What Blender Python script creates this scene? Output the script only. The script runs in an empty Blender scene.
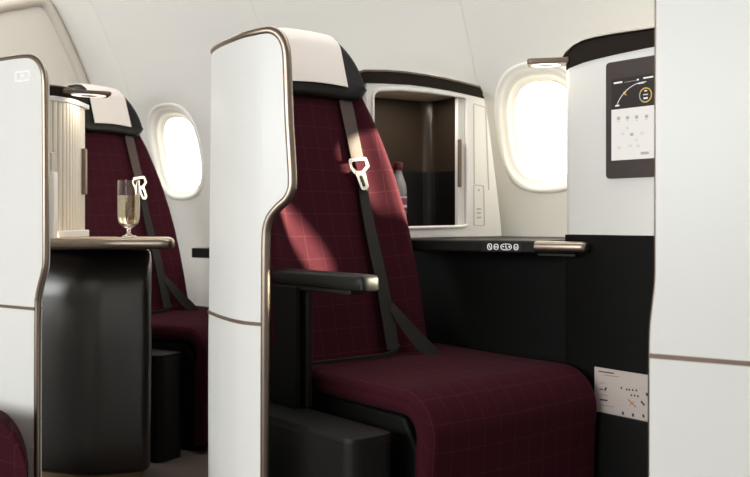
import bpy, bmesh, math, random
from mathutils import Vector, Matrix
sc = bpy.context.scene
COL = sc.collection
random.seed(4)

# ------------------------------------------------------------------ camera, sky, sun, ceiling lamps, added fill, exposure
F, CX, HY, EYE = 900.0, 375.0, 220.0, 0.86      # focal length in px (750 wide), image centre, horizon row, eye height
cam = bpy.data.cameras.new('camera'); cam.sensor_width = 36; cam.lens = F / 750 * 36
cam.shift_y = -(238.5 - HY) / 750
cam.clip_start = 0.05
cam.dof.use_dof = True; cam.dof.focus_distance = 2.45; cam.dof.aperture_fstop = 5.6
camo = bpy.data.objects.new('camera', cam); COL.objects.link(camo)
camo.location = (0, 0, EYE); camo.rotation_euler = (math.pi/2, 0, 0)
sc.camera = camo

w = bpy.data.worlds.new('sky'); sc.world = w; w.use_nodes = True
bg = w.node_tree.nodes['Background']; bg.inputs[0].default_value = (1, .995, .985, 1); bg.inputs[1].default_value = 1.8

sun = bpy.data.lights.new('sun', 'SUN'); sun.energy = 54; sun.angle = math.radians(1.6); sun.color = (1, .9, .66)
suno = bpy.data.objects.new('sun', sun); COL.objects.link(suno)
SUN_DIR = Vector((1.0, 0.092, 0.22))            # from the seat towards the sun
suno.rotation_euler = SUN_DIR.to_track_quat('Z', 'Y').to_euler(); suno.location = SUN_DIR * 6

def area(name, loc, rot, sx, sy, power, col=(1, .985, .965)):
    l = bpy.data.lights.new(name, 'AREA'); l.shape = 'RECTANGLE'; l.size = sx; l.size_y = sy; l.energy = power; l.color = col
    o = bpy.data.objects.new(name, l); COL.objects.link(o); o.location = loc; o.rotation_euler = rot
    return o
area('ceiling_light_aisle', (-.1, .75, 2.2), (0, 0, math.radians(-36)), 4.2, .28, 46)
area('ceiling_light_window', (-.3, 2.75, 2.16), (0, 0, math.radians(-36)), 4.6, .35, 25)
area('ceiling_light_centre', (-1.3, -1.2, 2.2), (0, 0, math.radians(-36)), 4.2, .8, 40)

area('front_fill', (-3.9, -1.15, 1.7), (math.radians(80), 0, math.radians(-36)), 5.0, 1.5, 265, (.965, .985, .985))  # added fill from the opposite side, brightens the partition faces

sc.view_settings.view_transform = 'Standard'; sc.view_settings.look = 'None'
sc.view_settings.gamma = 1; sc.view_settings.use_curve_mapping = False
sc.view_settings.exposure = -0.2

# ------------------------------------------------------------------ materials
def srgb(r, g, b):
    f = lambda c: (c/255/12.92 if c/255 <= .04045 else ((c/255+.055)/1.055)**2.4)
    return (f(r), f(g), f(b), 1)

def mat(name, col, rough=.5, metal=0, bump=0, bscale=400, mottled=0, **kw):
    m = bpy.data.materials.new(name); m.use_nodes = True
    nt = m.node_tree; p = nt.nodes['Principled BSDF']
    p.inputs['Base Color'].default_value = col; p.inputs['Roughness'].default_value = rough; p.inputs['Metallic'].default_value = metal
    for k, v in kw.items(): p.inputs[k.replace('_', ' ')].default_value = v
    tc = nt.nodes.new('ShaderNodeTexCoord'); nz = nt.nodes.new('ShaderNodeTexNoise'); nz.inputs['Scale'].default_value = bscale
    nt.links.new(tc.outputs['Object'], nz.inputs['Vector'])
    if bump:
        b = nt.nodes.new('ShaderNodeBump'); b.inputs['Strength'].default_value = bump; b.inputs['Distance'].default_value = .002
        nt.links.new(nz.outputs['Fac'], b.inputs['Height']); nt.links.new(b.outputs['Normal'], p.inputs['Normal'])
    if mottled:
        mx = nt.nodes.new('ShaderNodeMixRGB'); mx.inputs[1].default_value = tuple(c*(1-mottled) for c in col[:3]) + (1,)
        mx.inputs[2].default_value = tuple(min(1, c*(1+mottled)) for c in col[:3]) + (1,)
        nt.links.new(nz.outputs['Fac'], mx.inputs[0]); nt.links.new(mx.outputs[0], p.inputs['Base Color'])
    return m

def emit(name, col, s):
    m = bpy.data.materials.new(name); m.use_nodes = True
    p = m.node_tree.nodes['Principled BSDF']; p.inputs['Base Color'].default_value = (col[0]*.3, col[1]*.3, col[2]*.3, 1)
    p.inputs['Emission Color'].default_value = col; p.inputs['Emission Strength'].default_value = s; p.inputs['Roughness'].default_value = .3
    return m

def plaid(name):
    m = bpy.data.materials.new(name); m.use_nodes = True
    nt = m.node_tree; p = nt.nodes['Principled BSDF']; L = nt.links.new
    uv = nt.nodes.new('ShaderNodeUVMap'); sp = nt.nodes.new('ShaderNodeSeparateXYZ'); L(uv.outputs[0], sp.inputs[0])
    def math_(op, a, b=None):
        n = nt.nodes.new('ShaderNodeMath'); n.operation = op
        for i, v in enumerate((a, b)):
            if v is None: continue
            if isinstance(v, (int, float)): n.inputs[i].default_value = v
            else: L(v, n.inputs[i])
        return n.outputs[0]
    def line(c, period, wd, off=0):
        fr = math_('FRACT', math_('ADD', math_('DIVIDE', c, period), off))
        return math_('LESS_THAN', fr, wd/period)
    nz = nt.nodes.new('ShaderNodeTexNoise'); nz.inputs['Scale'].default_value = 900; L(uv.outputs[0], nz.inputs['Vector'])
    nz2 = nt.nodes.new('ShaderNodeTexNoise'); nz2.inputs['Scale'].default_value = 60; L(uv.outputs[0], nz2.inputs['Vector'])
    a = math_('MAXIMUM', line(sp.outputs[0], .052, .0018), line(sp.outputs[1], .064, .0018, .3))
    a = math_('MULTIPLY', a, math_('ADD', math_('MULTIPLY', nz2.outputs['Fac'], .11), .015))
    thread = line(sp.outputs[0], .0045, .0016)
    base = nt.nodes.new('ShaderNodeMixRGB'); base.inputs[1].default_value = BURG; base.inputs[2].default_value = BURG2
    L(math_('ADD', math_('MULTIPLY', thread, .35), math_('MULTIPLY', nz.outputs['Fac'], .5)), base.inputs[0])
    mx = nt.nodes.new('ShaderNodeMixRGB'); mx.inputs[2].default_value = srgb(170, 112, 118)
    L(a, mx.inputs[0]); L(base.outputs[0], mx.inputs[1]); L(mx.outputs[0], p.inputs['Base Color'])
    p.inputs['Roughness'].default_value = .9; p.inputs['Specular IOR Level'].default_value = .05
    p.inputs['Sheen Weight'].default_value = .01; p.inputs['Sheen Roughness'].default_value = .4
    b = nt.nodes.new('ShaderNodeBump'); b.inputs['Strength'].default_value = .25; b.inputs['Distance'].default_value = .001
    L(nz.outputs['Fac'], b.inputs['Height']); L(b.outputs[0], p.inputs['Normal'])
    return m
BURG, BURG2 = srgb(53, 19, 27), srgb(64, 25, 34)

M = {}
M['shell'] = mat('white_shell_lacquer', srgb(237, 237, 233), .32, mottled=.01, bscale=3)
M['wall'] = mat('cabin_sidewall_plastic', srgb(221, 219, 214), .55, mottled=.012, bscale=2)
M['bezel'] = mat('window_bezel_plastic', srgb(240, 238, 233), .45)
M['trimtan'] = mat('tan_divider_trim', srgb(204, 195, 184), .5)
M['divider'] = mat('divider_laminate', srgb(222, 216, 206), .6, mottled=.02, bscale=4)
M['carpet'] = mat('dark_carpet', srgb(92, 79, 73), .95, bump=.6, bscale=300, mottled=.4)
M['metal'] = mat('champagne_metal', srgb(160, 146, 133), .34, 1, bump=.03, bscale=150)
M['bronze'] = mat('bronze_metal', srgb(126, 110, 97), .45, .6)
M['dbronze'] = mat('dark_bronze_seam', srgb(124, 104, 90), .5, .3)
M['black'] = mat('soft_black_plastic', srgb(17, 16, 15), 0.5, bump=.05, bscale=700, Specular_IOR_Level=0.3)
M['blackgloss'] = mat('satin_black_pad', srgb(19, 18, 18), 0.42, bump=.03, bscale=600, Specular_IOR_Level=0.4)
M['padskin'] = mat('satin_black_upholstery', srgb(36, 35, 34), .34, bump=.02, bscale=600, Specular_IOR_Level=1.0, Coat_Weight=1.0, Coat_Roughness=.22)
M['blackmatt'] = mat('matt_black_panel', srgb(9, 9, 8), 0.65, bump=.05, bscale=500, Specular_IOR_Level=0.2)
M['blackfab'] = mat('black_woven_fabric', srgb(42, 36, 31), .95, bump=.5, bscale=500, mottled=.5, Specular_IOR_Level=.15)
M['inner'] = mat('dark_brown_lacquer', srgb(54, 45, 37), .25)
M['cream'] = mat('cream_liner', srgb(214, 200, 180), .5)
M['cover'] = mat('white_headrest_cloth', srgb(238, 230, 224), .9, bump=.15, bscale=250)
M['plaid'] = plaid('burgundy_windowpane_fabric')
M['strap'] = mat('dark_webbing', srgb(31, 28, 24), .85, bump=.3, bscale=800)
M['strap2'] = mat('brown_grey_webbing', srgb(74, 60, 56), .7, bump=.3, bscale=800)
M['silver'] = mat('polished_steel', srgb(215, 210, 204), .22, 1)
M['tambour'] = mat('cream_tambour_slat', srgb(238, 230, 217), .4)
M['white'] = mat('white_plastic', srgb(246, 244, 241), .35)
M['grey'] = mat('light_grey_line', srgb(196, 192, 186), .5)
M['icon'] = emit('backlit_white_icon', (1, 1, 1, 1), .75)
M['lampwhite'] = emit('warm_lamp_ring', (1, .93, .82, 1), 1.4)
M['lampdark'] = mat('lamp_centre_bronze', srgb(120, 96, 78), .4)
M['frame'] = mat('monitor_bezel', srgb(66, 57, 55), .35)
M['scr_dark'] = emit('screen_dark_area', srgb(46, 36, 36), .8)
M['scr_white'] = emit('screen_white_area', srgb(236, 232, 226), .85)
M['scr_grey'] = emit('screen_grey_mark', srgb(186, 182, 178), .75)
M['scr_yellow'] = emit('screen_yellow_mark', srgb(226, 190, 70), .9)
M['scr_pale'] = emit('screen_pale_green_mark', srgb(222, 223, 212), .8)
M['card'] = mat('card_paper', srgb(196, 184, 178), .6)
M['ink'] = mat('card_dark_ink', srgb(66, 56, 60), .7)
M['ink2'] = mat('card_orange_ink', srgb(186, 126, 92), .7)
M['ink3'] = mat('card_pale_ink', srgb(186, 174, 170), .7)
M['cap'] = mat('burgundy_bottle_cap', srgb(96, 28, 44), .4)
M['label'] = mat('purple_paper_label', srgb(124, 60, 104), .6)
M['labelw'] = mat('white_paper_label', srgb(225, 218, 218), .6)
M['tableskin'] = mat('beige_table_laminate', srgb(206, 182, 156), .35)
M['kick'] = mat('tan_kick_metal', srgb(150, 126, 100), .5, .2)

def glass(name, tint=(1, 1, 1, 1), rough=0.0, ior=1.45):
    m = bpy.data.materials.new(name); m.use_nodes = True
    p = m.node_tree.nodes['Principled BSDF']; p.inputs['Base Color'].default_value = tint
    p.inputs['Transmission Weight'].default_value = 1; p.inputs['Roughness'].default_value = rough; p.inputs['IOR'].default_value = ior
    return m
M['glass'] = glass('clear_drinking_glass')
M['pet'] = glass('clear_bottle_plastic', (.9, .91, .91, 1), .12, 1.3); M['pet'].node_tree.nodes['Principled BSDF'].inputs['Transmission Weight'].default_value = .78
M['wine'] = glass('champagne', (1, .9, .64, 1), .02, 1.33); M['wine'].node_tree.nodes['Principled BSDF'].inputs['Transmission Weight'].default_value = .88
def thin_pane(name):
    m = bpy.data.materials.new(name); m.use_nodes = True; nt = m.node_tree; nt.nodes.clear()
    o = nt.nodes.new('ShaderNodeOutputMaterial'); t = nt.nodes.new('ShaderNodeBsdfTransparent'); g = nt.nodes.new('ShaderNodeBsdfGlossy')
    t.inputs[0].default_value = (.97, .97, .97, 1); g.inputs['Roughness'].default_value = .05
    mx = nt.nodes.new('ShaderNodeMixShader'); mx.inputs[0].default_value = .05
    nt.links.new(t.outputs[0], mx.inputs[1]); nt.links.new(g.outputs[0], mx.inputs[2]); nt.links.new(mx.outputs[0], o.inputs[0])
    return m
M['pane'] = thin_pane('acrylic_window_pane')
m_ = bpy.data.materials.new('sun_diffusing_pane'); m_.use_nodes = True; nt_ = m_.node_tree; nt_.nodes.clear()  # translucent sheet added to soften the sun that would burn out the cabinet
o_ = nt_.nodes.new('ShaderNodeOutputMaterial'); t_ = nt_.nodes.new('ShaderNodeBsdfTranslucent'); t_.inputs[0].default_value = (.345, .35, .36, 1)
nt_.links.new(t_.outputs[0], o_.inputs[0]); M['diffuser'] = m_

# ------------------------------------------------------------------ mesh helpers
ROOTM = {}
def ray(px, py): return Vector(((px-CX)/F, 1.0, (HY-py)/F))
def P(px, py, d): v = ray(px, py)*d; return Vector((v.x, v.y, v.z+EYE))

def tag(o, label=None, cat=None, group=None, kind=None):
    if label: o['label'] = label
    if cat: o['category'] = cat
    if group: o['group'] = group
    if kind: o['kind'] = kind
    return o
def empty(name, loc, rz=0, **kw):
    o = bpy.data.objects.new(name, None); COL.objects.link(o); o.location = loc; o.rotation_euler = (0, 0, rz); o.empty_display_size = .05
    ROOTM[o] = Matrix.Translation(Vector(loc)) @ Matrix.Rotation(rz, 4, 'Z')
    return tag(o, **kw)

def thicken(bm, th):
    """give an open surface a real thickness (th > 0: against its normals)"""
    bm.normal_update()
    fs = bm.faces[:]; vs = bm.verts[:]; be = [e for e in bm.edges if len(e.link_faces) == 1]
    m = {v: bm.verts.new(v.co-v.normal*th) for v in vs}
    for e in be:
        f = e.link_faces[0]; a, b = e.verts
        l = next(l for l in f.loops if l.edge == e); a, b = l.vert, l.link_loop_next.vert
        bm.faces.new((b, a, m[a], m[b]))
    for f in fs: bm.faces.new([m[v] for v in reversed(f.verts)])
    bmesh.ops.recalc_face_normals(bm, faces=bm.faces)

def obj(name, bm, mats, parent=None, local=False, smooth=True, bevel=0, bseg=2, solid=0, sub=0, angle=38, label=None, recalc=True):
    """link one mesh; world-space verts are brought into the frame of the thing's root unless local=True"""
    if parent is not None and not local:
        bm.transform(ROOTM[parent].inverted())
    if recalc: bmesh.ops.recalc_face_normals(bm, faces=bm.faces)
    if solid: thicken(bm, solid)
    a = math.radians(angle)
    for f in bm.faces: f.smooth = smooth
    if smooth:
        for e in bm.edges:
            if len(e.link_faces) == 2 and e.calc_face_angle(0) > a: e.smooth = False
    me = bpy.data.meshes.new(name); bm.to_mesh(me); bm.free()
    for m in (mats if isinstance(mats, (list, tuple)) else [mats]): me.materials.append(M[m])
    o = bpy.data.objects.new(name, me); COL.objects.link(o)
    if bevel:
        b = o.modifiers.new('bevel', 'BEVEL'); b.width = bevel; b.segments = bseg; b.limit_method = 'ANGLE'; b.angle_limit = math.radians(30); b.harden_normals = True
    if sub:
        s = o.modifiers.new('sub', 'SUBSURF'); s.levels = sub; s.render_levels = sub
    if parent is not None:
        o.parent = parent; ROOTM[o] = ROOTM[parent]
    if label: o['label'] = label
    return o

def struct(name, bm, m, **kw):
    o = obj(name, bm, m, **kw); o['kind'] = 'structure'; return o

def catmull(pts, n=6, closed=False):
    pts = [Vector(p) for p in pts]; out = []; N = len(pts)
    for i in range(N if closed else N-1):
        p0 = pts[(i-1) % N] if closed or i > 0 else pts[0]*2-pts[1]
        p1 = pts[i]; p2 = pts[(i+1) % N]
        p3 = pts[(i+2) % N] if closed or i+2 < N else p2*2-p1
        for k in range(n):
            t = k/n
            out.append(.5*((2*p1)+(-p0+p2)*t+(2*p0-5*p1+4*p2-p3)*t*t+(-p0+3*p1-3*p2+p3)*t**3))
    if not closed: out.append(pts[-1])
    return out

def rounded(pts, r, n=6):
    """round the corners of a closed 2-D polygon; r is one radius or a list"""
    N = len(pts); out = []
    for i in range(N):
        p = Vector(pts[i]); a = Vector(pts[i-1]); b = Vector(pts[(i+1) % N])
        ri = r[i] if isinstance(r, (list, tuple)) else r
        if ri <= 0: out.append(p); continue
        da = (a-p).normalized(); db = (b-p).normalized()
        ang = da.angle(db); t = min(ri/math.tan(ang/2), (a-p).length*.49, (b-p).length*.49)
        s, e = p+da*t, p+db*t
        for k in range(n+1):
            u = k/n
            out.append((1-u)**2*s+2*u*(1-u)*p+u*u*e)
    return out

def box(bm, c, s, mtx=None, mi=0):
    g = bmesh.ops.create_cube(bm, size=1)
    m = Matrix.Translation(Vector(c)) @ Matrix.Diagonal(Vector((*s, 1)))
    if mtx: m = mtx @ m
    bmesh.ops.transform(bm, matrix=m, verts=g['verts'])
    fs = {f for v in g['verts'] for f in v.link_faces}
    for f in fs: f.material_index = mi
    return g['verts']

def prism(bm, base, vec, mi=0):
    """extrude a closed 3-D polygon along vec"""
    vec = Vector(vec)
    a = [bm.verts.new(p) for p in base]; b = [bm.verts.new(Vector(p)+vec) for p in base]
    fs = [bm.faces.new(a), bm.faces.new(list(reversed(b)))]
    n = len(a)
    for i in range(n): fs.append(bm.faces.new((a[i], b[i], b[(i+1) % n], a[(i+1) % n])))
    for f in fs: f.material_index = mi
    return fs

def loft(bm, rings, cap=True, uvs=None, mi=0):
    V = [[bm.verts.new(p) for p in r] for r in rings]; n = len(V[0])
    uvl = bm.loops.layers.uv.verify() if uvs else None
    um = {}
    if uvs:
        for r, ur in zip(V, uvs):
            for v, u in zip(r, ur): um[v] = u
    fs = []
    for a, b in zip(V, V[1:]):
        for i in range(n):
            fs.append(bm.faces.new((a[i], a[(i+1) % n], b[(i+1) % n], b[i])))
    if cap: fs += [bm.faces.new(list(reversed(V[0]))), bm.faces.new(V[-1])]
    for f in fs:
        f.material_index = mi
        if uvs:
            for l in f.loops: l[uvl].uv = um[l.vert]
    return V

def tube(bm, pts, r, n=10, up=None, r2=None, cap=True, mi=0):
    pts = [Vector(p) for p in pts]; rings = []
    nrm = None
    for i, p in enumerate(pts):
        t = (pts[min(i+1, len(pts)-1)]-pts[max(i-1, 0)]).normalized()
        if up is not None: nrm = Vector(up) - t*t.dot(Vector(up))
        elif nrm is None: nrm = t.orthogonal()
        else: nrm = nrm - t*t.dot(nrm)
        nrm.normalize(); bn = t.cross(nrm)
        rr = r[i] if isinstance(r, (list, tuple)) else r
        rb = rr if r2 is None else r2
        rings.append([p+nrm*(math.cos(2*math.pi*k/n)*rr)+bn*(math.sin(2*math.pi*k/n)*rb) for k in range(n)])
    return loft(bm, rings, cap, mi=mi)

def lathe(bm, prof, c=(0, 0, 0), n=32, mi=0, cap=True):
    c = Vector(c)
    rings = [[c+Vector((max(r, .0004)*math.cos(2*math.pi*k/n), max(r, .0004)*math.sin(2*math.pi*k/n), z)) for k in range(n)] for r, z in prof]
    return loft(bm, rings, cap, mi=mi)

def ribbon(bm, pts, sides, wid, nrm, th):
    """flat strap: pts, per-point side direction, width, surface normal, thickness"""
    rings = []
    for p, s, wd, nn in zip(pts, sides, wid, nrm):
        rings.append([p-s*wd/2, p+s*wd/2, p+s*wd/2+nn*th, p-s*wd/2+nn*th])
    loft(bm, rings)

def smoothstep(t): t = max(0, min(1, t)); return t*t*(3-2*t)

# ------------------------------------------------------------------ setting
U = Vector((-.806, .591, 0)).normalized()        # along the cabin, aft (to the left)
NW = Vector((-U.y, U.x, 0))                      # from the window wall into the cabin
if NW.y > 0: NW = -NW
W2 = Vector((.575, 3.1, 0))                      # foot of the near window's centre
def tz(z): zr = z-EYE; return .3*max(0, zr+.1)**2-.05
def wallp(k, z, e=0): return W2 + U*k + NW*(tz(z)-e) + Vector((0, 0, z))

bm = bmesh.new()
prism(bm, [Vector(p) for p in ((-7, -6, -.0005), (6, -6, -.0005), (6, 7, -.0005), (-7, 7, -.0005))], (0, 0, -.02))
struct('floor', bm, 'carpet', smooth=False)
WINZ, PITCH = EYE+.315, .465
def win_outline(hw, hh, n=64, p=2.7):
    out = []
    for i in range(n):
        a = 2*math.pi*(i+.5)/n; c, s = math.cos(a), math.sin(a)
        out.append((math.copysign(abs(c)**(2/p), c)*hw, math.copysign(abs(s)**(2/p), s)*hh))
    return out
ZTOP, ZLOW, ZUP = 2.22, EYE-.12, EYE+.75
def zgrid():
    return [0, .25, .5, ZLOW], [ZUP+(ZTOP-ZUP)*i/8 for i in range(9)]
bmw = bmesh.new()
HOLE = (.160, .206)
WINDOWS = (4, 0, 1, 2, 3, -1, -2, -3, -4)
cells = list(range(-8, 12))
for ci in cells:
    k0 = ci*PITCH
    zl, zu = zgrid()
    for zs in (zl, zu):
        for za, zb in zip(zs, zs[1:]):
            ks = [k0-PITCH/2+PITCH*i/4 for i in range(5)]
            for ka, kb in zip(ks, ks[1:]):
                bmw.faces.new([bmw.verts.new(wallp(*q)) for q in ((ka, za), (kb, za), (kb, zb), (ka, zb))])
    hole = win_outline(*HOLE)
    n = len(hole); rings = []
    for t in (0, .12, .3, .55, .8, 1):
        ring = []
        for (a, b) in hole:
            # matching point of the rectangular cell border along the same ray
            zc = ZUP-WINZ if b > 0 else WINZ-ZLOW
            m = min((PITCH/2)/max(abs(a), 1e-6), zc/max(abs(b), 1e-6))
            aa, bb = a*m, b*m
            ring.append(bmw.verts.new(wallp(k0+a+(aa-a)*t, WINZ+b+(bb-b)*t)))
        rings.append(ring)
    if ci not in WINDOWS: bmw.faces.new(rings[0])
    for r0, r1 in zip(rings, rings[1:]):
        for i in range(n): bmw.faces.new((r0[i], r0[(i+1) % n], r1[(i+1) % n], r1[i]))
    # fill the four cell corners left between the border ring and the rectangle
    last = rings[-1]
    for i in range(n):
        p, q = last[i].co, last[(i+1) % n].co
        a0, a1 = hole[i], hole[(i+1) % n]
        zc0 = ZUP-WINZ if a0[1] > 0 else WINZ-ZLOW
        s0 = (PITCH/2)/abs(a0[0]) < zc0/abs(a0[1]); s1 = (PITCH/2)/abs(a1[0]) < (ZUP-WINZ if a1[1] > 0 else WINZ-ZLOW)/abs(a1[1])
        if s0 != s1:
            kx = k0+math.copysign(PITCH/2, a0[0]); zz = ZUP if a0[1] > 0 else ZLOW
            bmw.faces.new((last[i], last[(i+1) % n], bmw.verts.new(wallp(kx, zz))))
bmesh.ops.remove_doubles(bmw, verts=bmw.verts, dist=.0008)
struct('wall_window', bmw, 'wall', angle=60)

# panel joints of the sidewall: shallow battens between lining panels
tn = 1
for ci in cells[5:-2]:
    if ci % 2: continue
    bm = bmesh.new(); k = (ci+.5)*PITCH
    zs = [EYE-.1+i*.1 for i in range(14)]
    rings = [[wallp(k-.006, z, .004), wallp(k-.006, z, -.0015), wallp(k+.006, z, -.0015), wallp(k+.006, z, .004)] for z in zs]
    loft(bm, rings)
    struct('trim_%d' % tn, bm, 'wall'); tn += 1

wn = 1
for ci in WINDOWS:
    k0 = ci*PITCH; bm = bmesh.new()
    # moulded surround: raised lip, funnel, inner step, second funnel down to the pane
    prof = [(.176, .222, .002), (.174, .220, -.005), (.168, .214, -.008), (.160, .206, -.006), (.155, .200, .004), (.147, .192, .014),
            (.139, .183, .018), (.136, .179, .024), (.130, .172, .040), (.124, .166, .044), (.121, .163, .050)]
    rings = []
    for hw, hh, e in prof:
        rings.append([wallp(k0+a, WINZ+b, e) for a, b in win_outline(hw, hh, 64, 2.7)])
    loft(bm, rings, cap=False)
    o = struct('window_%d' % wn, bm, 'bezel', angle=50, recalc=True)
    bm = bmesh.new()
    ring = [bm.verts.new(wallp(k0+a, WINZ+b, .048)) for a, b in win_outline(.124, .166, 64, 2.7)]
    c = bm.verts.new(wallp(k0, WINZ, .048))
    for i in range(64): bm.faces.new((ring[i], ring[(i+1) % 64], c))
    pn = obj('pane', bm, 'diffuser' if ci >= 0 else 'pane', None); pn.parent = o
    wn += 1

def up_(v, z): return Vector((v.x, v.y, z))
# cabin divider standing against the sidewall at the far left
KD = 2.36
D0 = W2+U*KD
def dpt(px, py):
    k = (px-CX)/F; m = (k*D0.y-D0.x)/(NW.x-k*NW.y); q = D0+NW*m; return Vector((q.x, q.y, EYE+(HY-py)/F*q.y))
DV = [(-120, 40), (-60, 22), (0, 7), (20, 3.5), (35, 1), (44, 3.5), (52, 14), (61, 32), (71, 54), (79, 72), (86, 92), (91, 115), (95, 145)]
path = [dpt(*q) for q in reversed(DV)]
path = [up_(path[0], 0), up_(path[0], .8)] + catmull(path, 4)
bm = bmesh.new()
poly = path + [up_(path[-1], 0)]
prism(bm, poly, U*.03)
struct('wall_divider', bm, 'divider', smooth=False)
bm = bmesh.new(); tube(bm, path, .026, 12); struct('trim_%d' % tn, bm, 'trimtan'); tn += 1

# ceiling and the rest of the shell, closing the cabin behind the camera
def slab(name, pts, m, th=.03):
    bm = bmesh.new(); bm.faces.new([bm.verts.new(p) for p in pts]); return struct(name, bm, m, solid=th)
tt = tz(ZTOP)
a, b = W2+U*(-3.41)+NW*tt, W2+U*5.27+NW*tt
c, d = b+NW*6.2, a+NW*6.2
up = lambda v, z: Vector((v.x, v.y, z))
slab('ceiling', [up(q, ZTOP) for q in (a, b, c, d)], 'wall')
slab('wall_opposite', [up(c, 0), up(d, 0), up(d, ZTOP), up(c, ZTOP)], 'wall')
a2, b2 = W2+U*(-3.41)-NW*.05, W2+U*5.27-NW*.05
slab('wall_front', [up(a2, 0), up(d, 0), up(d, ZTOP), up(a2, ZTOP)], 'wall')
slab('wall_rear', [up(b2, 0), up(c, 0), up(c, ZTOP), up(b2, ZTOP)], 'wall')

# ------------------------------------------------------------------ suite partitions
class Plan:
    def __init__(s, pts):
        s.p = [Vector((q[0], q[1])) for q in catmull([Vector((*q, 0)) for q in pts], 6)]
        s.s = [0]
        for a, b in zip(s.p, s.p[1:]): s.s.append(s.s[-1]+(b-a).length)
    def at(s, t):
        t = max(0, min(s.s[-1], t))
        for i in range(len(s.p)-1):
            if t <= s.s[i+1]:
                f = (t-s.s[i])/(s.s[i+1]-s.s[i]); return s.p[i].lerp(s.p[i+1], f)
        return s.p[-1]
    def nrm(s, t):
        d = (s.at(t+.01)-s.at(t-.01)).normalized(); return Vector((d.y, -d.x))   # towards the aisle when the plan runs left to right
    def px(s, x):
        """arc length where the plan crosses the sight line of column x, nearest crossing from the right end"""
        k = (x-CX)/F
        for i in range(len(s.p)-2, -1, -1):
            g0 = s.p[i].x-k*s.p[i].y; g1 = s.p[i+1].x-k*s.p[i+1].y
            if g0*g1 <= 0 and g0 != g1: return s.s[i]+(s.s[i+1]-s.s[i])*g0/(g0-g1)
        g0 = s.p[-1].x-k*s.p[-1].y
        return s.s[-1] if g0 < 0 else 0
    def sz(s, x, y):
        t = s.px(x); return (t, EYE+(HY-y)/F*s.at(t).y)
    def pt(s, t, z, off=0):
        q = s.at(t)+s.nrm(t)*off; return Vector((q.x, q.y, z))

def sheet(plan, outline, off, thick, step=.02):
    """(s,z) polygon cut into narrow columns and laid onto the plan curve"""
    bm = bmesh.new()
    f = bm.faces.new([bm.verts.new((a, 0, z)) for a, z in outline])
    s0 = min(a for a, z in outline); s1 = max(a for a, z in outline)
    n = int((s1-s0)/step)
    for i in range(1, n+1):
        bmesh.ops.bisect_plane(bm, geom=bm.verts[:]+bm.edges[:]+bm.faces[:], plane_co=(s0+(s1-s0)*i/(n+1), 0, 0), plane_no=(1, 0, 0), dist=1e-5)
    fs = bm.faces[:]; be = [e for e in bm.edges if len(e.link_faces) == 1]
    m = {v: bm.verts.new(plan.pt(v.co.x, v.co.z, off-thick)) for v in bm.verts[:]}
    for f in fs: bm.faces.new([m[v] for v in reversed(f.verts)])
    for e in be:
        l = e.link_loops[0]; a, b = l.vert, l.link_loop_next.vert
        bm.faces.new((b, a, m[a], m[b]))
    for v in m: v.co = plan.pt(v.co.x, v.co.z, off)
    bm.normal_update()
    return bm

def cut(outline, z, above):
    """part of a polygon above / below a height"""
    bm = bmesh.new(); bm.faces.new([bm.verts.new((a, 0, b)) for a, b in outline])
    bmesh.ops.bisect_plane(bm, geom=bm.verts[:]+bm.edges[:]+bm.faces[:], plane_co=(0, 0, z), plane_no=(0, 0, 1), clear_inner=above, clear_outer=not above)
    f = max(bm.faces, key=lambda q: q.calc_area())
    r = [(v.co.x, v.co.z) for v in f.verts]; bm.free(); return r

def shell(label, planpts, edge_px, close_px, seam_z, rtrim, thick=.022):
    """edge_px: the trimmed edge traced in the photograph; close_px: the rest of the outline"""
    plan = Plan(planpts)
    e = [plan.sz(*q) for q in edge_px]
    esm = [(v.x, v.z) for v in catmull([Vector((a, 0, z)) for a, z in e], 5)]
    outl = [(a, max(z, .001)) for a, z in esm if z > -.05] + [(a, max(z, .001)) for a, z in (tuple(plan.sz(*q)) for q in close_px)]
    esm = [q for q in esm if q[1] > .001]
    base = plan.at(plan.s[-1]*.6)
    r = empty('suite_partition', (base.x, base.y, 0), label=label, cat='partition', group='white suite partitions along the aisle')
    for nm, ab in (('upper_panel', True), ('lower_panel', False)):
        bm = sheet(plan, cut(outl, seam_z+(.003 if ab else -.003), ab), 0, thick)
        obj(nm, bm, 'shell', r)
    bm = bmesh.new(); tube(bm, [plan.pt(a, max(z, 0), -thick*.35) for a, z in esm if z > -.05], rtrim, 12)
    obj('edge_trim', bm, 'metal', r)
    # seam strip
    so = cut(cut(outl, seam_z-.004, True), seam_z+.004, False)
    s0, s1 = min(a for a, z in so), max(a for a, z in so)
    bm = bmesh.new()
    loft(bm, [[plan.pt(s0+(s1-s0)*i/24, seam_z-.004, -.015), plan.pt(s0+(s1-s0)*i/24, seam_z-.004, .003), plan.pt(s0+(s1-s0)*i/24, seam_z+.004, .003), plan.pt(s0+(s1-s0)*i/24, seam_z+.004, -.015)] for i in range(25)])
    obj('seam_trim', bm, 'dbronze', r)
    return r, plan

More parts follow.
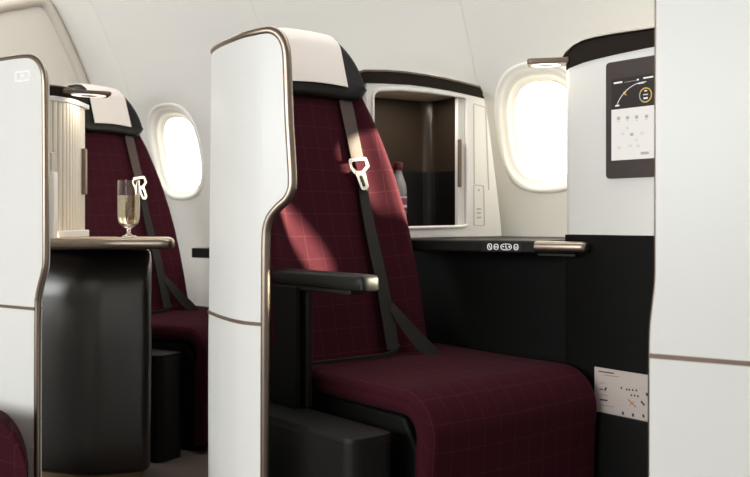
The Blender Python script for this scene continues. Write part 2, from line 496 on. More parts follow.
SEAM = EYE-.237
M_EDGE = [(211.5, 51.5), (214, 48.5), (222, 43.5), (235, 38), (250, 33.3), (262, 30.8), (270, 30.5), (277, 34), (282, 41.5), (284.5, 52), (285.5, 70), (287, 115), (289, 150),
          (290.5, 178), (289.5, 190), (285, 199), (276, 207.5), (268.5, 217), (264.8, 228), (263.6, 245), (263.2, 300), (262.8, 420), (262.5, 560)]
mid, mplan = shell('white suite partition in front of the tall burgundy seat, curved bronze edge on its right',
    [(-.452, 2.46), (-.433, 2.34), (-.400, 2.255), (-.368, 2.186), (-.316, 2.095), (-.267, 2.05), (-.20, 2.012), (-.165, 1.995)],
    M_EDGE, [(208, 600), (209, 300)], SEAM, .0108)
L_EDGE = [(-60, 72), (-30, 65), (0, 60), (24, 56.8), (33, 58.8), (39, 66), (42, 78), (42.6, 110), (43, 200), (43, 258), (41.5, 272), (38.2, 285), (35.8, 297), (35, 312), (34.6, 400), (34.6, 560)]
lft, lplan = shell('white suite partition with lit seat number plate beside the slatted cabinet',
    [(-1.45, 2.76), (-1.3, 2.665), (-1.15, 2.565), (-1.0, 2.463), (-.9, 2.395), (-.855, 2.365)],
    L_EDGE, [(-60, 600)], SEAM, .0088)
R_EDGE = [(656.5, -40), (656.2, 100), (656, 240), (655.6, 280), (653.2, 304), (650.8, 325), (649.8, 350), (649.6, 400), (649.4, 477), (649.2, 640)]
rgt, rplan = shell('large white suite partition nearest the camera, next to the wall monitor',
    [(.46, 1.587), (.50, 1.561), (.6, 1.496), (.75, 1.40), (.95, 1.26)],
    R_EDGE, [(1000, 760), (1000, -110)], SEAM, .0052)

# seat number plate on the far-left partition
bm = bmesh.new()
def on_l(px, py, off): a, z = lplan.sz(px, py); return lplan.pt(a, z, off)
def ring_strip(bm, outer, inner, fn, off0, off1, mi=0):
    A = [fn(*q, off1) for q in outer]; B = [fn(*q, off1) for q in inner]; A0 = [fn(*q, off0) for q in outer]; B0 = [fn(*q, off0) for q in inner]
    n = len(A); V = [[bm.verts.new(q) for q in r] for r in (A0, A, B, B0)]
    for r0, r1 in zip(V, V[1:]):
        for i in range(n): bm.faces.new((r0[i], r0[(i+1) % n], r1[(i+1) % n], r1[i])).material_index = mi
out = rounded([(15.2, 71.8), (29.8, 70.2), (29.8, 80.2), (15.2, 82.2)], 2)
inn = rounded([(16.3, 73), (28.7, 71.5), (28.7, 79.2), (16.3, 81)], 1.4)
ring_strip(bm, out, inn, on_l, -.001, .0012)
obj('number_frame', bm, 'icon', lft)
cu = bpy.data.curves.new('seat_number', 'FONT'); cu.body = '5A'; cu.size = .017; cu.extrude = .0004; cu.align_x = 'CENTER'; cu.align_y = 'CENTER'
to = bpy.data.objects.new('seat_number_text', cu); COL.objects.link(to)
tc_ = on_l(22.6, 76.2, .0008); ta = lplan.px(22.6); nn = lplan.nrm(ta)
tm = Matrix.Translation(tc_) @ Matrix.Rotation(math.atan2(nn.y, nn.x)+math.pi/2, 4, 'Z') @ Matrix.Rotation(math.pi/2, 4, 'X')
bpy.context.view_layer.update()
me = bpy.data.meshes.new_from_object(to.evaluated_get(bpy.context.evaluated_depsgraph_get()))
bpy.data.objects.remove(to)
bm = bmesh.new(); bm.from_mesh(me); bm.transform(tm); obj('seat_number', bm, 'icon', lft, recalc=False)

# ------------------------------------------------------------------ seats
AX = math.radians(39)
RR, BB = Vector((math.cos(AX), math.sin(AX), 0)), Vector((-math.sin(AX), math.cos(AX), 0))
F0 = Vector((.103, 1.98, 0)); HWC = .305
SEATLOC = F0+RR*HWC
seat = empty('aircraft_seat', SEATLOC, AX, label='tall burgundy checked seat in the middle with shoulder belt and black armrest', cat='seat', group='burgundy suite seats')
SM = ROOTM[seat]; SI = SM.inverted()
ZC, TREC = .472, .291
def bp(px, py, off=0):
    """point of the reclined back plane (seat frame), off = distance in front of it"""
    o = SI @ Vector((0, 0, EYE)); dv = SI.to_3x3() @ ray(px, py)
    # y = .5 + T (z-ZC) - off
    k = (.5 + TREC*(o.z-ZC) - off - o.y)/(dv.y - TREC*dv.z)
    return o+dv*k
def back_y(z): return .5+TREC*(z-ZC)

# cushion: a thick pad that runs forward and folds down in front
prof = []
zt, R, CSH = .472, .105, .026
for y in (.60, .54, .46, .38, .30, .22, .16): prof.append((Vector((CSH, y, zt-.004*math.sin((.6-y)*5))), Vector((0, 0, 1))))
for i in range(0, 13):
    a = math.pi/2*i/12
    prof.append((Vector((CSH, R-R*math.sin(a), zt-R+R*math.cos(a)-.004)), Vector((0, -math.sin(a), math.cos(a)))))
for z in (.31, .25, .19, .13, .07, .035): prof.append((Vector((CSH, .004+(.36-z)*.03, z)), Vector((0, -1, 0))))
TH = .062
def pad_section(hw, th, n=8, r=.026, crown=.006):
    """closed loop (x, h): h=0 outer face, -th inner face"""
    pts = []
    m = 22
    def corner(cx, cy, a0):
        return [(cx+r*math.cos(math.radians(a0-90*i/n)), cy+r*math.sin(math.radians(a0-90*i/n))) for i in range(n+1)]
    topx = [(-hw+r+(2*hw-2*r)*i/m, 0) for i in range(1, m)]
    pts += corner(-hw+r, -r, 180) + topx + corner(hw-r, -r, 90)
    pts += corner(hw-r, -th+r, 0) + [(hw-r-(2*hw-2*r)*i/m, -th) for i in range(1, m)] + corner(-hw+r, -th+r, -90)
    return [(x, h+crown*(1-(x/hw)**2) if h > -th/2 else h) for x, h in pts]
sec = pad_section(HWC, TH)
rings, uvs = [], []; s = 0; prev = None
for i, (p, nrm) in enumerate(prof):
    if prev is not None: s += (p-prev).length
    prev = p
    sc_ = 1.0
    rings.append([p+Vector((x, 0, 0))+nrm*h for x, h in sec]); uvs.append([(x+.5, s-(h if h > -.03 else 0)) for x, h in sec])
bm = bmesh.new(); loft(bm, rings, True, uvs)
obj('seat_cushion', bm, 'plaid', seat, local=True, angle=70)
# base below the pad
bm = bmesh.new()
prism(bm, [Vector((-.255, y, z)) for y, z in ((.075, .03), (.075, .33), (.12, .4), (.62, .408), (.62, .0), (.10, 0))], (.51, 0, 0))
obj('seat_base', bm, 'blackmatt', seat, local=True, bevel=.01)

# backrest: right edge traced on the reclined plane, left edge on the other side of its own centre line
BC = -.09
edge_r = [(430, 362), (428, 350), (424.5, 330), (420, 300), (415, 268), (408.5, 232), (402, 205), (394, 178), (385, 150), (375, 120), (364, 95), (357, 70), (350, 45)]
er = sorted([(bp(*q).z, bp(*q).x) for q in edge_r])
def interp(tab, z):
    if z <= tab[0][0]: return tab[0][1]
    for (a, x), (b, y) in zip(tab, tab[1:]):
        if z <= b: return x+(y-x)*smoothstep((z-a)/(b-a)) if False else x+(y-x)*(z-a)/(b-a)
    return tab[-1][1]
rings, uvs = [], []
zs = [.40+i*(1.40-.40)/44 for i in range(45)]
mF, nC = 26, 8
for z in zs:
    xr = interp(er, z); xl = 2*BC-xr; hw = (xr-xl)/2; cx = (xr+xl)/2
    topround = 1-smoothstep((z-1.30)/.10)*.25
    hw *= topround
    th = .055*(1-.2*smoothstep((z-1.2)/.2)); ring, uv = [], []
    bol = .034*(1-.6*smoothstep((z-1.0)/.3))
    def front(x):
        t = abs(x-cx)/hw
        return bol*smoothstep((t-.55)/.4)+.012*math.exp(-((z-.66)/.13)**2)*(1-t*t)
    r = .04
    def pt(x, dep): ring.append(Vector((x, back_y(z)+dep, z-dep*.28)))
    fx = [-hw+r+(2*hw-2*r)*i/mF for i in range(mF+1)]
    for i in range(nC, 0, -1):          # left front corner
        a = math.pi/2*i/nC; x = cx-hw+r-r*math.sin(a); d = -front(cx-hw+r)+r-r*math.cos(a); pt(x, d); uv.append((x-.02, z))
    for x in fx: pt(cx+x, -front(cx+x)); uv.append((cx+x, z))
    for i in range(1, nC+1):
        a = math.pi/2*i/nC; x = cx+hw-r+r*math.sin(a); d = -front(cx+hw-r)+r-r*math.cos(a); pt(x, d); uv.append((x+.02*a, z))
    for i in range(9): x = hw-(2*hw)*i/8; pt(cx+x*.97, th); uv.append((cx+x, z))
    rings.append(ring); uvs.append(uv)
bm = bmesh.new(); loft(bm, rings, True, uvs)
obj('backrest', bm, 'plaid', seat, local=True, angle=70)

# headrest: thick black pad with a drooping outer corner
HOFF = .035
hpx = [(366, 92), (361, 100), (350, 100.5), (335, 98), (310, 92.5), (292, 89)]
hp_r = [(365.5, 91), (362, 78), (357.5, 66), (352, 55), (346, 46), (339, 38)]
top_px = [(339, 38), (325, 33.5), (305, 28), (285, 24), (272, 22.5)]
Lq = lambda l, off: [bp(x, y, off) for x, y in l]
rgt_pts = Lq(hp_r, HOFF); top_pts = Lq(top_px, HOFF); bot_pts = Lq(hpx, HOFF)
half = [(p.x, p.z) for p in bot_pts if p.x > BC][::-1] + [(p.x, p.z) for p in rgt_pts] + [(p.x, p.z) for p in top_pts if p.x > BC]
zb = min(half, key=lambda q: q[0])[1] if half else 1.2
outl = half + [(2*BC-x, z) for x, z in reversed(half)]
outl = [(v.x, v.y) for v in catmull([Vector((x, z, 0)) for x, z in outl], 3, closed=True)]
cxh = BC; czh = sum(z for x, z in outl)/len(outl)
def pillow(outl, layers, yfun):
    """stack of scaled copies of an outline: layers of (scale inset in m, depth forward)"""
    rings = []
    N = len(outl)
    for ins, dep in layers:
        ring = []
        for i, (x, z) in enumerate(outl):
            dx, dz = cxh-x, czh-z; L = math.hypot(dx, dz)
            x2, z2 = x+dx/L*min(ins, L*.95), z+dz/L*min(ins, L*.95)
            ring.append(Vector((x2, yfun(x2, z2)-dep, z2)))
        rings.append(ring)
    return rings
def hy(x, z): return back_y(z)-.03*smoothstep((abs(x-BC)/.2-.55)/.45)
layers = [(.05, -.075), (.02, -.075), (.006, -.066), (0, -.05), (0, -.0), (.003, .016), (.010, .027), (.02, .034), (.045, .038), (.09, .040), (.14, .041)]
bm = bmesh.new(); loft(bm, pillow(outl, layers, hy))
obj('headrest', bm, 'black', seat, local=True, angle=80)
# white cloth folded over the headrest top
cw_r = [(337.5, 36.5), (340.5, 50), (344, 68), (347.5, 87.5)]
cpt = [bp(x, y, .045) for x, y in cw_r]
xr_t, xr_b = cpt[0].x, cpt[-1].x
rings = []
zbot = bp(322, 83, .045).z
def ztop(x):      # top of the headrest outline at x
    best = -1
    for (x0, z0), (x1, z1) in zip(outl, outl[1:]+outl[:1]):
        if min(x0, x1)-1e-6 <= x <= max(x0, x1)+1e-6 and abs(x1-x0) > 1e-9: best = max(best, z0+(z1-z0)*(x-x0)/(x1-x0))
    return best if best > 0 else czh
nx = 26
def cover_pt(fx, g):
    """g 0..1 front bottom to top, 1..1.6 over the top and down the back"""
    if g <= 1:
        x = BC+(fx*2-1)*((xr_b-BC)+(xr_t-xr_b)*g)
        zt_ = ztop(x)
        zb_ = zbot + (cpt[-1].z-zbot)*abs(fx*2-1)**2
        z = zb_+(zt_-zb_)*g
        dtop = max(0, 1-(zt_-z)/.045)
        return Vector((x, hy(x, z)-.0455+.035*dtop**2, z+.002*g))
    x = BC+(fx*2-1)*(xr_t-BC); zt_ = ztop(x); h = (g-1)/.6
    return Vector((x, hy(x, zt_)+.0+.082*min(1, h*2.2), zt_+.006-max(0, h-.45)*.2))
bm = bmesh.new(); gs = [i/16 for i in range(17)]+[1+.6*i/10 for i in range(1, 11)]
V = [[bm.verts.new(cover_pt(i/nx, g)) for i in range(nx+1)] for g in gs]
for a, b in zip(V, V[1:]):
    for i in range(nx): bm.faces.new((a[i], a[i+1], b[i+1], b[i]))
obj('headrest_cover', bm, 'cover', seat, local=True, solid=-.003, angle=80, label='white cloth cover')

# belt
def strap(name, px, wpx, offs, m, parent, lab=None, th=.003):
    c = catmull([Vector((x, y, o)) for (x, y), o in zip(px, offs)], 5)
    ws = catmull([Vector((v, 0, 0)) for v in wpx], 5)
    pts = [bp(q.x, q.y, q.z) for q in c]
    sides, nr = [], []
    N = Vector((0, -1, TREC*-0.0)).normalized()
    for i in range(len(pts)):
        t = (pts[min(i+1, len(pts)-1)]-pts[max(0, i-1)]).normalized()
        n = Vector((0, -1, -.28)).normalized(); s = t.cross(n).normalized(); sides.append(s); nr.append(s.cross(t).normalized() if s.cross(t).y < 0 else -s.cross(t).normalized())
    dist = [(SM @ p).y for p in pts]
    wid = [w_.x*dd/F for w_, dd in zip(ws, dist)]
    bm = bmesh.new(); ribbon(bm, pts, sides, wid, nr, th)
    return obj(name, bm, m, parent, local=True, label=lab, smooth=False)
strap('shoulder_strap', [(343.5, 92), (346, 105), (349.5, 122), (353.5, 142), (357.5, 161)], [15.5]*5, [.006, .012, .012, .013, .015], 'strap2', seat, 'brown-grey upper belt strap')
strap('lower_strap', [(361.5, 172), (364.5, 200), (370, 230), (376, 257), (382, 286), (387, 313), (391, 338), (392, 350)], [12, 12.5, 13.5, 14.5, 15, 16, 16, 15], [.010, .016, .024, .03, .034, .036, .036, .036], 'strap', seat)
lap = strap('lap_strap', [(388, 302), (400, 318), (414, 335), (430, 352), (437, 360)], [7, 11, 14, 15, 15], [.03, .05, .06, .07, .07], 'strap', seat)
strap('crease_strap', [(305, 364), (330, 361.5), (360, 358), (384, 355), (394, 351), (399, 345)], [4.2]*6, [.05, .05, .05, .048, .046, .045], 'strap', seat)
# tongue: a wide loop plate with a slotted stem
bm = bmesh.new()
def loop_plate(bm, outer, inner, off, th):
    A = [bp(x, y, off) for x, y in outer]; B = [bp(x, y, off) for x, y in inner]
    n = Vector((0, -1, -.28)).normalized()*th
    m = len(A)
    V = [[bm.verts.new(q) for q in r] for r in (A, [q+n for q in A], [q+n for q in B], B)]
    for r0, r1 in zip(V, V[1:]+V[:1]):
        for i in range(m): bm.faces.new((r0[i], r0[(i+1) % m], r1[(i+1) % m], r1[i]))
def resample(poly, m):
    poly = [Vector(p) for p in poly]; L = [0]
    for a, b in zip(poly, poly[1:]+poly[:1]): L.append(L[-1]+(b-a).length)
    out = []
    for k in range(m):
        t = L[-1]*k/m
        for i in range(len(poly)):
            if t <= L[i+1]:
                f = (t-L[i])/(L[i+1]-L[i]); out.append(poly[i].lerp(poly[(i+1) % len(poly)], f)); break
    return out
o1 = rounded([(347.5, 158.5), (365.5, 156.5), (369, 166), (362.2, 174), (354.5, 174.5), (349.5, 168)], [2.5, 2.5, 2.5, 2, 2, 2.5], 4)
i1 = rounded([(350.8, 161.6), (363.8, 159.8), (365.6, 165.6), (360.6, 170.8), (355.8, 171), (352.2, 167)], [1.2]*6, 4)
loop_plate(bm, resample(o1, 48), resample(i1, 48), .022, .0035)
o2 = rounded([(354, 171), (364, 170.5), (368.2, 186), (366, 189.8), (361, 189.8)], [1.5, 1.5, 2.2, 2, 2], 4)
i2 = rounded([(358.4, 175.5), (361.6, 175.2), (365.2, 185.6), (363.2, 186.6), (362, 186)], [.8]*5, 4)
loop_plate(bm, resample(o2, 40), resample(i2, 40), .0225, .0035)
obj('belt_tongue', bm, 'silver', seat, local=True, label='silver belt tongue')

# armrest on its post, side panel and the box below, all along the seat's aisle side
def wl(px, py, d): return SI @ P(px, py, d)
A_f, A_r = wl(372, 285, 2.10), wl(262, 273, 2.475)
ax_ = (A_f.x+A_r.x)/2
bm = bmesh.new()
Yf, Yr, zA = A_f.y, A_r.y+.02, .712
outl2 = rounded([(ax_-.030, Yr), (ax_-.030, Yf), (ax_+.030, Yf), (ax_+.030, Yr)], [.004, .022, .022, .004], 8)
lay = [(.004, -.019), (0, -.015), (0, .010), (.003, .016), (.010, .019)]
rings = []
for ins, h in lay:
    ring = []
    for x, y in outl2:
        ring.append(Vector((ax_+(x-ax_)*(1-ins/.03), Yf+ins+(y-Yf)*(1-ins/.3) if y < Yf+.03 else y, zA+h)))
    rings.append(ring)
loft(bm, rings)
obj('armrest', bm, 'black', seat, local=True, angle=50)
bm = bmesh.new(); box(bm, (ax_-.004, (Yf+Yr)/2-.02, zA-.024), (.042, (Yr-Yf)*.72, .012)); obj('armrest_rail', bm, 'black', seat, local=True, bevel=.003)
bx0 = SI @ Vector((-.274, 2.24, 0)); bx1 = SI @ Vector((-.066, 1.98, 0)); bx2 = SI @ Vector((.016, 2.048, 0))
ZB = EYE-.48
pc = wl(306, 350, 2.31)
bm = bmesh.new(); box(bm, (ax_-.0, pc.y, (zA-.03+ZB)/2), (.018, .034, zA-.03-ZB)); obj('armrest_post', bm, 'black', seat, local=True, bevel=.004)
bm = bmesh.new(); box(bm, (ax_-.028, (pc.y+Yr+.16)/2, (zA-.022+ZB)/2), (.016, Yr+.16-pc.y+.01, zA-.022-ZB)); obj('side_panel', bm, 'blackmatt', seat, local=True, bevel=.003)
bm = bmesh.new()
xl_, yf_ = bx1.x-.005, bx1.y-.03
xr_ = xl_+.125
ob = rounded([(xl_, .66), (xl_, yf_), (xr_, yf_), (xr_, .66)], [.004, .04, .03, .004], 8)
rings = [[Vector((xl_+.0625+(x-xl_-.0625)*k, y, z)) for x, y in ob] for z, k in ((0, 1), (ZB-.012, 1), (ZB-.006, .995), (ZB, .97))]
loft(bm, rings)
obj('side_box', bm, 'black', seat, local=True, angle=40)
bm = bmesh.new()
rings = [[Vector((xl_+.0625+(x-xl_-.0625)*1.02, y-.001, z)) for x, y in ob] for z in (ZB-.019, ZB-.015)]
loft(bm, rings); obj('box_seam', bm, 'blackgloss', seat, local=True)

def copy_tree(o, parent=None, skip=()):
    c = o.copy(); COL.objects.link(c)
    if parent is not None: c.parent = parent
    for ch in list(o.children):
        if ch.name.split('.')[0] not in skip: copy_tree(ch, c, skip)
    return c
# the seat behind, further aft
far_seat = copy_tree(seat, None, ('armrest', 'armrest_rail', 'armrest_post'))
A1 = AX+math.radians(20)
# its belt tongue stands at column 142, row 190
tl = bp(358, 172, .02)
tgt = P(142.5, 189.5, 3.86)
rot = Matrix.Rotation(A1, 4, 'Z')
tv = rot @ tl
far_seat.location = (tgt.x-tv.x+NW.x*.016, tgt.y-tv.y+NW.y*.016, 0); far_seat.rotation_euler = (0, 0, A1)
far_seat['label'] = 'burgundy checked seat farther back behind the champagne glass, beside the far window'
# footrest pad of the suite across, cut by the left edge of the frame
ld_ = Vector((.83, -.56, 0)).normalized(); ln_ = Vector((.386, -1, 0)).normalized()      # along the partition, towards the aisle
fe = P(28.5, 477, 2.05); fe.z = 0
foot = empty('footrest', fe-ld_*.3, label='burgundy checked footrest pad with one rounded corner showing at the bottom left', cat='footrest')
def fpt(a, b, z): return fe-ld_*a-ln_*b+Vector((0, 0, z))
zt_, Rr, n_ = EYE-.475, .13, 14
prof_ = [(0, z) for z in (.16, .2, .24)]+[(Rr-Rr*math.cos(math.pi/2*i/n_), zt_-Rr+Rr*math.sin(math.pi/2*i/n_)) for i in range(n_+1)]+[(.2, zt_), (.3, zt_), (.4, zt_), (.5, zt_)]
cz_ = (.30, .20)
dep = [(0, .012), (.004, .004), (.012, 0), (.05, 0), (.10, 0), (.15, 0), (.158, .004), (.162, .012)]
rings, uvs = [], []
for b, ins in dep:
    ring, uv = [], []; L_ = 0
    for i, (a, z) in enumerate(prof_ + [(.5, .16)]):
        a2 = a+ins if a < .45 else a; z2 = z-ins*(1 if z > .3 else 0)
        ring.append(fpt(a2, b, z2)); uv.append((b*.6+a*.8+.02, z))
    rings.append(ring); uvs.append(uv)
bm = bmesh.new(); loft(bm, rings, True, uvs); obj('pad', bm, 'plaid', foot, angle=60)
bm = bmesh.new(); prism(bm, [fpt(.05, .02, 0), fpt(.5, .02, 0), fpt(.5, .14, 0), fpt(.05, .14, 0)], (0, 0, .165)); obj('base', bm, 'blackmatt', foot, bevel=.005)

# ------------------------------------------------------------------ side console under the near window
C0 = Vector((.2, 2.70, 0)); CD = Vector((.82, -.57, 0)).normalized(); CN = Vector((-CD.y, CD.x, 0))   # CN towards the wall
if CN.y < 0: CN = -CN
def con(s, t, z): return C0+CD*s+CN*t+Vector((0, 0, z))
ZL = EYE-.058
con_root = empty('side_console', con(.1, .15, 0), label='long black side console with lit control buttons under the near window', cat='console')
bm = bmesh.new()
def sat(px):   # position along the console's front line for a photo column
    k = (px-CX)/F; return (k*C0.y-C0.x)/(CD.x-k*CD.y)
s0, s1, s2 = sat(391), sat(541), sat(590)
def wall_t(s):  # distance from the front line to the wall
    q = C0+CD*s
    return ((W2-q).dot(NW)+tz(ZL))/CN.dot(NW)
base = [con(s0, 0, ZL), con(s1, 0, ZL), con(s1, wall_t(s1)-.012, ZL), con(s0, wall_t(s0)-.012, ZL)]
prism(bm, base, (0, 0, -.038)); obj('worktop', bm, 'black', con_root, bevel=.008, bseg=3)
bm = bmesh.new()
sp_ = sat(588)
prism(bm, [con(s0-.05, .155, .0), con(sp_, .155, .0), con(sp_, .185, .0), con(s0-.05, .185, 0)], (0, 0, ZL-.038)); obj('front_panel', bm, 'blackmatt', con_root, bevel=.004)
# metal tray end that pokes out past the worktop
bm = bmesh.new()
sec = []
for i in range(16):
    a = 2*math.pi*i/16; c_, s_ = math.cos(a), math.sin(a)
    sec.append((math.copysign(abs(c_)**.6, c_)*.022, math.copysign(abs(s_)**.7, s_)*.0155))
rings = []
for s, k in ((s1-.004, 1), (s1+.05, 1), (s2-.02, 1), (s2-.008, .93), (s2-.002, .75), (s2, .45)):
    rings.append([con(s, -.016+t*k, ZL-.016+z*k) for t, z in sec])
loft(bm, rings); obj('tray_end', bm, 'metal', con_root, angle=60, label='champagne metal tray end')
bm = bmesh.new(); prism(bm, [con(s1+.002, -.028, ZL-.034), con(s2-.03, -.028, ZL-.034), con(s2-.03, -.006, ZL-.034), con(s1+.002, -.006, ZL-.034)], (0, 0, -.008)); obj('tray_slide', bm, 'black', con_root, bevel=.002)
# button panel
def onc(px, py, off):
    s = sat(px); q = C0+CD*s; z = EYE+(HY-py)/F*q.y
    return con(s, -off, z)
bm = bmesh.new()
prism(bm, [onc(x, y, 0) for x, y in rounded([(482, 242.2), (522, 242.6), (522, 251.8), (482, 251.4)], 2)], -CN*.0015)
cp = obj('control_panel', bm, 'blackgloss', con_root, smooth=False)
bm = bmesh.new()
def ring_at(cx, cy, rx, ry, w_=.7, n=20):
    o_ = [(cx+rx*math.copysign(abs(math.cos(2*math.pi*i/n))**.8, math.cos(2*math.pi*i/n)), cy+ry*math.copysign(abs(math.sin(2*math.pi*i/n))**.8, math.sin(2*math.pi*i/n))) for i in range(n)]
    i_ = [(cx+(x-cx)*(1-w_/rx), cy+(y-cy)*(1-w_/ry)) for x, y in o_]
    ring_strip(bm, o_, i_, onc, .001, .0024)
def bar(x0, y0, x1, y1, w_=.7):
    d_ = Vector((x1-x0, y1-y0)).normalized()*w_/2; q = Vector((-d_.y, d_.x))
    prism(bm, [onc(x0+q.x, y0+q.y, .001), onc(x1+q.x, y1+q.y, .001), onc(x1-q.x, y1-q.y, .001), onc(x0-q.x, y0-q.y, .001)], -CN*.0014)
ring_at(490, 246.7, 2.4, 3.3); ring_at(496.4, 246.8, 2.4, 3.0); ring_at(506.4, 246.9, 5.6, 3.3); ring_at(516.3, 247.1, 2.4, 3.1)
bar(489.2, 245, 490.8, 248.6); bar(495, 246.9, 497.8, 246.9, .9); bar(502.5, 246.6, 504.4, 246.6, .9); bar(506.2, 244.8, 506.2, 248.2); bar(506.2, 248.4, 507.8, 248.4); bar(508.6, 246.8, 510.4, 246.8, .9); bar(509.5, 245.9, 509.5, 247.8, .8)
bar(515.3, 247.2, 517.3, 247.2, .8); bar(515.6, 248.3, 517, 248.3, .6)
obj('button_icons', bm, 'icon', cp, smooth=False)

# ------------------------------------------------------------------ storage cabinet on the console
CA = Vector((-.012, 2.865, 0)); CF = Vector((.84, .5426, 0)); CBK = Vector((-.5426, .84, 0))
def cab(s, t, z): return CA+CF*s+CBK*t+Vector((0, 0, z))
def cpx(px, py, off=0):
    """photo point on the cabinet's front plane"""
    q = CA-CBK*off; k = (px-CX)/F; s = (k*q.y-q.x)/(CF.x-k*CF.y); p_ = q+CF*s
    return (s, EYE+(HY-py)/F*p_.y)
cabinet = empty('storage_cabinet', cab(.28, .1, ZL), label='white storage cabinet with open black interior standing on the side console', cat='cabinet')
S0_, S1_ = cpx(364, 150)[0], cpx(502, 235)[0]
Zb_ = ZL+.0005
face_out = [cpx(366, 82), cpx(380, 83), cpx(410, 84.5), cpx(440, 88.5), cpx(462, 93), cpx(484, 98.5), cpx(488, 120), cpx(492, 150), cpx(496.5, 185), cpx(500, 215), cpx(501.8, 236)]
face_out = face_out + [(face_out[-1][0], Zb_), (face_out[0][0], Zb_)]
face_out[-3] = (face_out[-3][0], Zb_+.004)
open_ = rounded([cpx(372.5, 90), cpx(400, 89), cpx(430, 91.5), cpx(467, 97), cpx(467.5, 226.5), cpx(372.5, 229)], [.03, 0, 0, .012, .012, .02], 5)
# face with a hole: bridge outer and inner outlines
bm = bmesh.new()
def face_hole(bm, outer, inner, fn, d0, d1):
    m = 96
    A = resample(outer, m); B = resample(inner, m)
    # match start points by angle about the opening's centre
    c_ = sum((Vector(q) for q in inner), Vector((0, 0)))/len(inner)
    def ray_hit(poly, ang):
        d_ = Vector((math.cos(ang), math.sin(ang))); best = None
        for p0, p1 in zip(poly, poly[1:]+poly[:1]):
            p0, p1 = Vector(p0)-c_, Vector(p1)-c_; e = p1-p0
            den = d_.x*e.y-d_.y*e.x
            if abs(den) < 1e-12: continue
            t = (p0.x*e.y-p0.y*e.x)/den; u = (p0.x*d_.y-p0.y*d_.x)/den
            if t > 0 and -1e-6 <= u <= 1+1e-6 and (best is None or t > best): best = t
        return c_+d_*best
    angs = sorted({math.atan2(Vector(q).y-c_.y, Vector(q).x-c_.x) for q in list(outer)+list(inner)} | {2*math.pi*i/m-math.pi for i in range(m)})
    A = [ray_hit(outer, a) for a in angs]; B = [ray_hit(inner, a) for a in angs]; m = len(angs)
    V = [[bm.verts.new(fn(q.x, d, q.y)) for q in r] for r, d in ((A, d1), (A, d0), (B, d0), (B, d1))]
    for r0, r1 in zip(V, V[1:]+V[:1]):
        for i in range(m): bm.faces.new((r0[i], r0[(i+1) % m], r1[(i+1) % m], r1[i]))
face_hole(bm, face_out, open_, cab, 0, .022)
bmesh.ops.remove_doubles(bm, verts=bm.verts, dist=.0002)
obj('front_frame', bm, 'white', cabinet, bevel=.004)
# raised bezel round the opening
bm = bmesh.new()
m_ = resample(open_, 80)
tube(bm, [cab(q.x, .0, q.y) for q in m_]+[cab(m_[0].x, 0, m_[0].y)], .006, 8, cap=False)
obj('opening_bezel', bm, 'white', cabinet)
# interior: one open dark box, cream inside the top
def inner_pt(s, t, z): return cab(s, t, z)
i0, i1 = cpx(371, 150)[0], cpx(468, 150)[0]; zi0 = cpx(400, 226)[1]-.006; ztl, ztr = cpx(372, 88)[1]+.004, cpx(468, 96)[1]+.004
# the wall side of the box is clipped along the lining
def depth_at(s): 
    q = CA+CF*s; lim = ((W2-q).dot(NW)+tz(EYE+.42))/CBK.dot(NW)
    return min(.30, lim-.03)
bm = bmesh.new()
dl, dr = .26, depth_at(i1)
dr = max(.05, dr)
mid_s = (i0+i1)/2+.05; dm = min(.26, depth_at(mid_s))
dd_ = .21
ring0 = [(i0, .02), (i0, dd_-.03), (i0+.03, dd_), (i1-.055, dd_), (i1-.042, dd_-.002), (i1-.028, dd_-.007), (i1-.015, dd_-.016), (i1-.006, dd_-.028), (i1-.0015, dd_-.042), (i1, dd_-.056), (i1, .02)]
def zt_at(s): return ztl+(ztr-ztl)*(s-i0)/(i1-i0)
lo = [bm.verts.new(inner_pt(s, t, zi0)) for s, t in ring0]; hi = [bm.verts.new(inner_pt(s, t, zt_at(s))) for s, t in ring0]
bm.faces.new(lo)
for i in range(len(ring0)-1): bm.faces.new((lo[i], lo[i+1], hi[i+1], hi[i]))
obj('interior', bm, 'inner', cabinet, angle=50, solid=.006, label='dark glossy interior')
bm = bmesh.new(); prism(bm, [inner_pt(s, t, zt_at(s)-.002) for s, t in ring0], (0, 0, .006)); obj('interior_top', bm, 'cream', cabinet, smooth=False, label='cream interior top')
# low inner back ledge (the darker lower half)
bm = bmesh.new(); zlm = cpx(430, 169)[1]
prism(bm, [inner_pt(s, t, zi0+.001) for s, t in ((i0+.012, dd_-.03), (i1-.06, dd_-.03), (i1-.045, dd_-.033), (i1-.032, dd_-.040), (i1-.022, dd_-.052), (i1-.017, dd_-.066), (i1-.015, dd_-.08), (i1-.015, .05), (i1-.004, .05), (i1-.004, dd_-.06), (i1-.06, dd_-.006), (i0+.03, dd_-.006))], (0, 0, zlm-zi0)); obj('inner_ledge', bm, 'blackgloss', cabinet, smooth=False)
# outer body sides and back
bm = bmesh.new()
lp = [(i0-.02, .02), (i0-.02, dd_+.02), (i1+.01, dd_+.02), (i1+.01, .022)]
lo = [bm.verts.new(cab(s, t, Zb_)) for s, t in lp]; hi = [bm.verts.new(cab(s, t, zt_at(s)+.004)) for s, t in lp]
for i in range(3): bm.faces.new((lo[i], lo[i+1], hi[i+1], hi[i]))
obj('body', bm, 'shell', cabinet, smooth=False, solid=-.006)
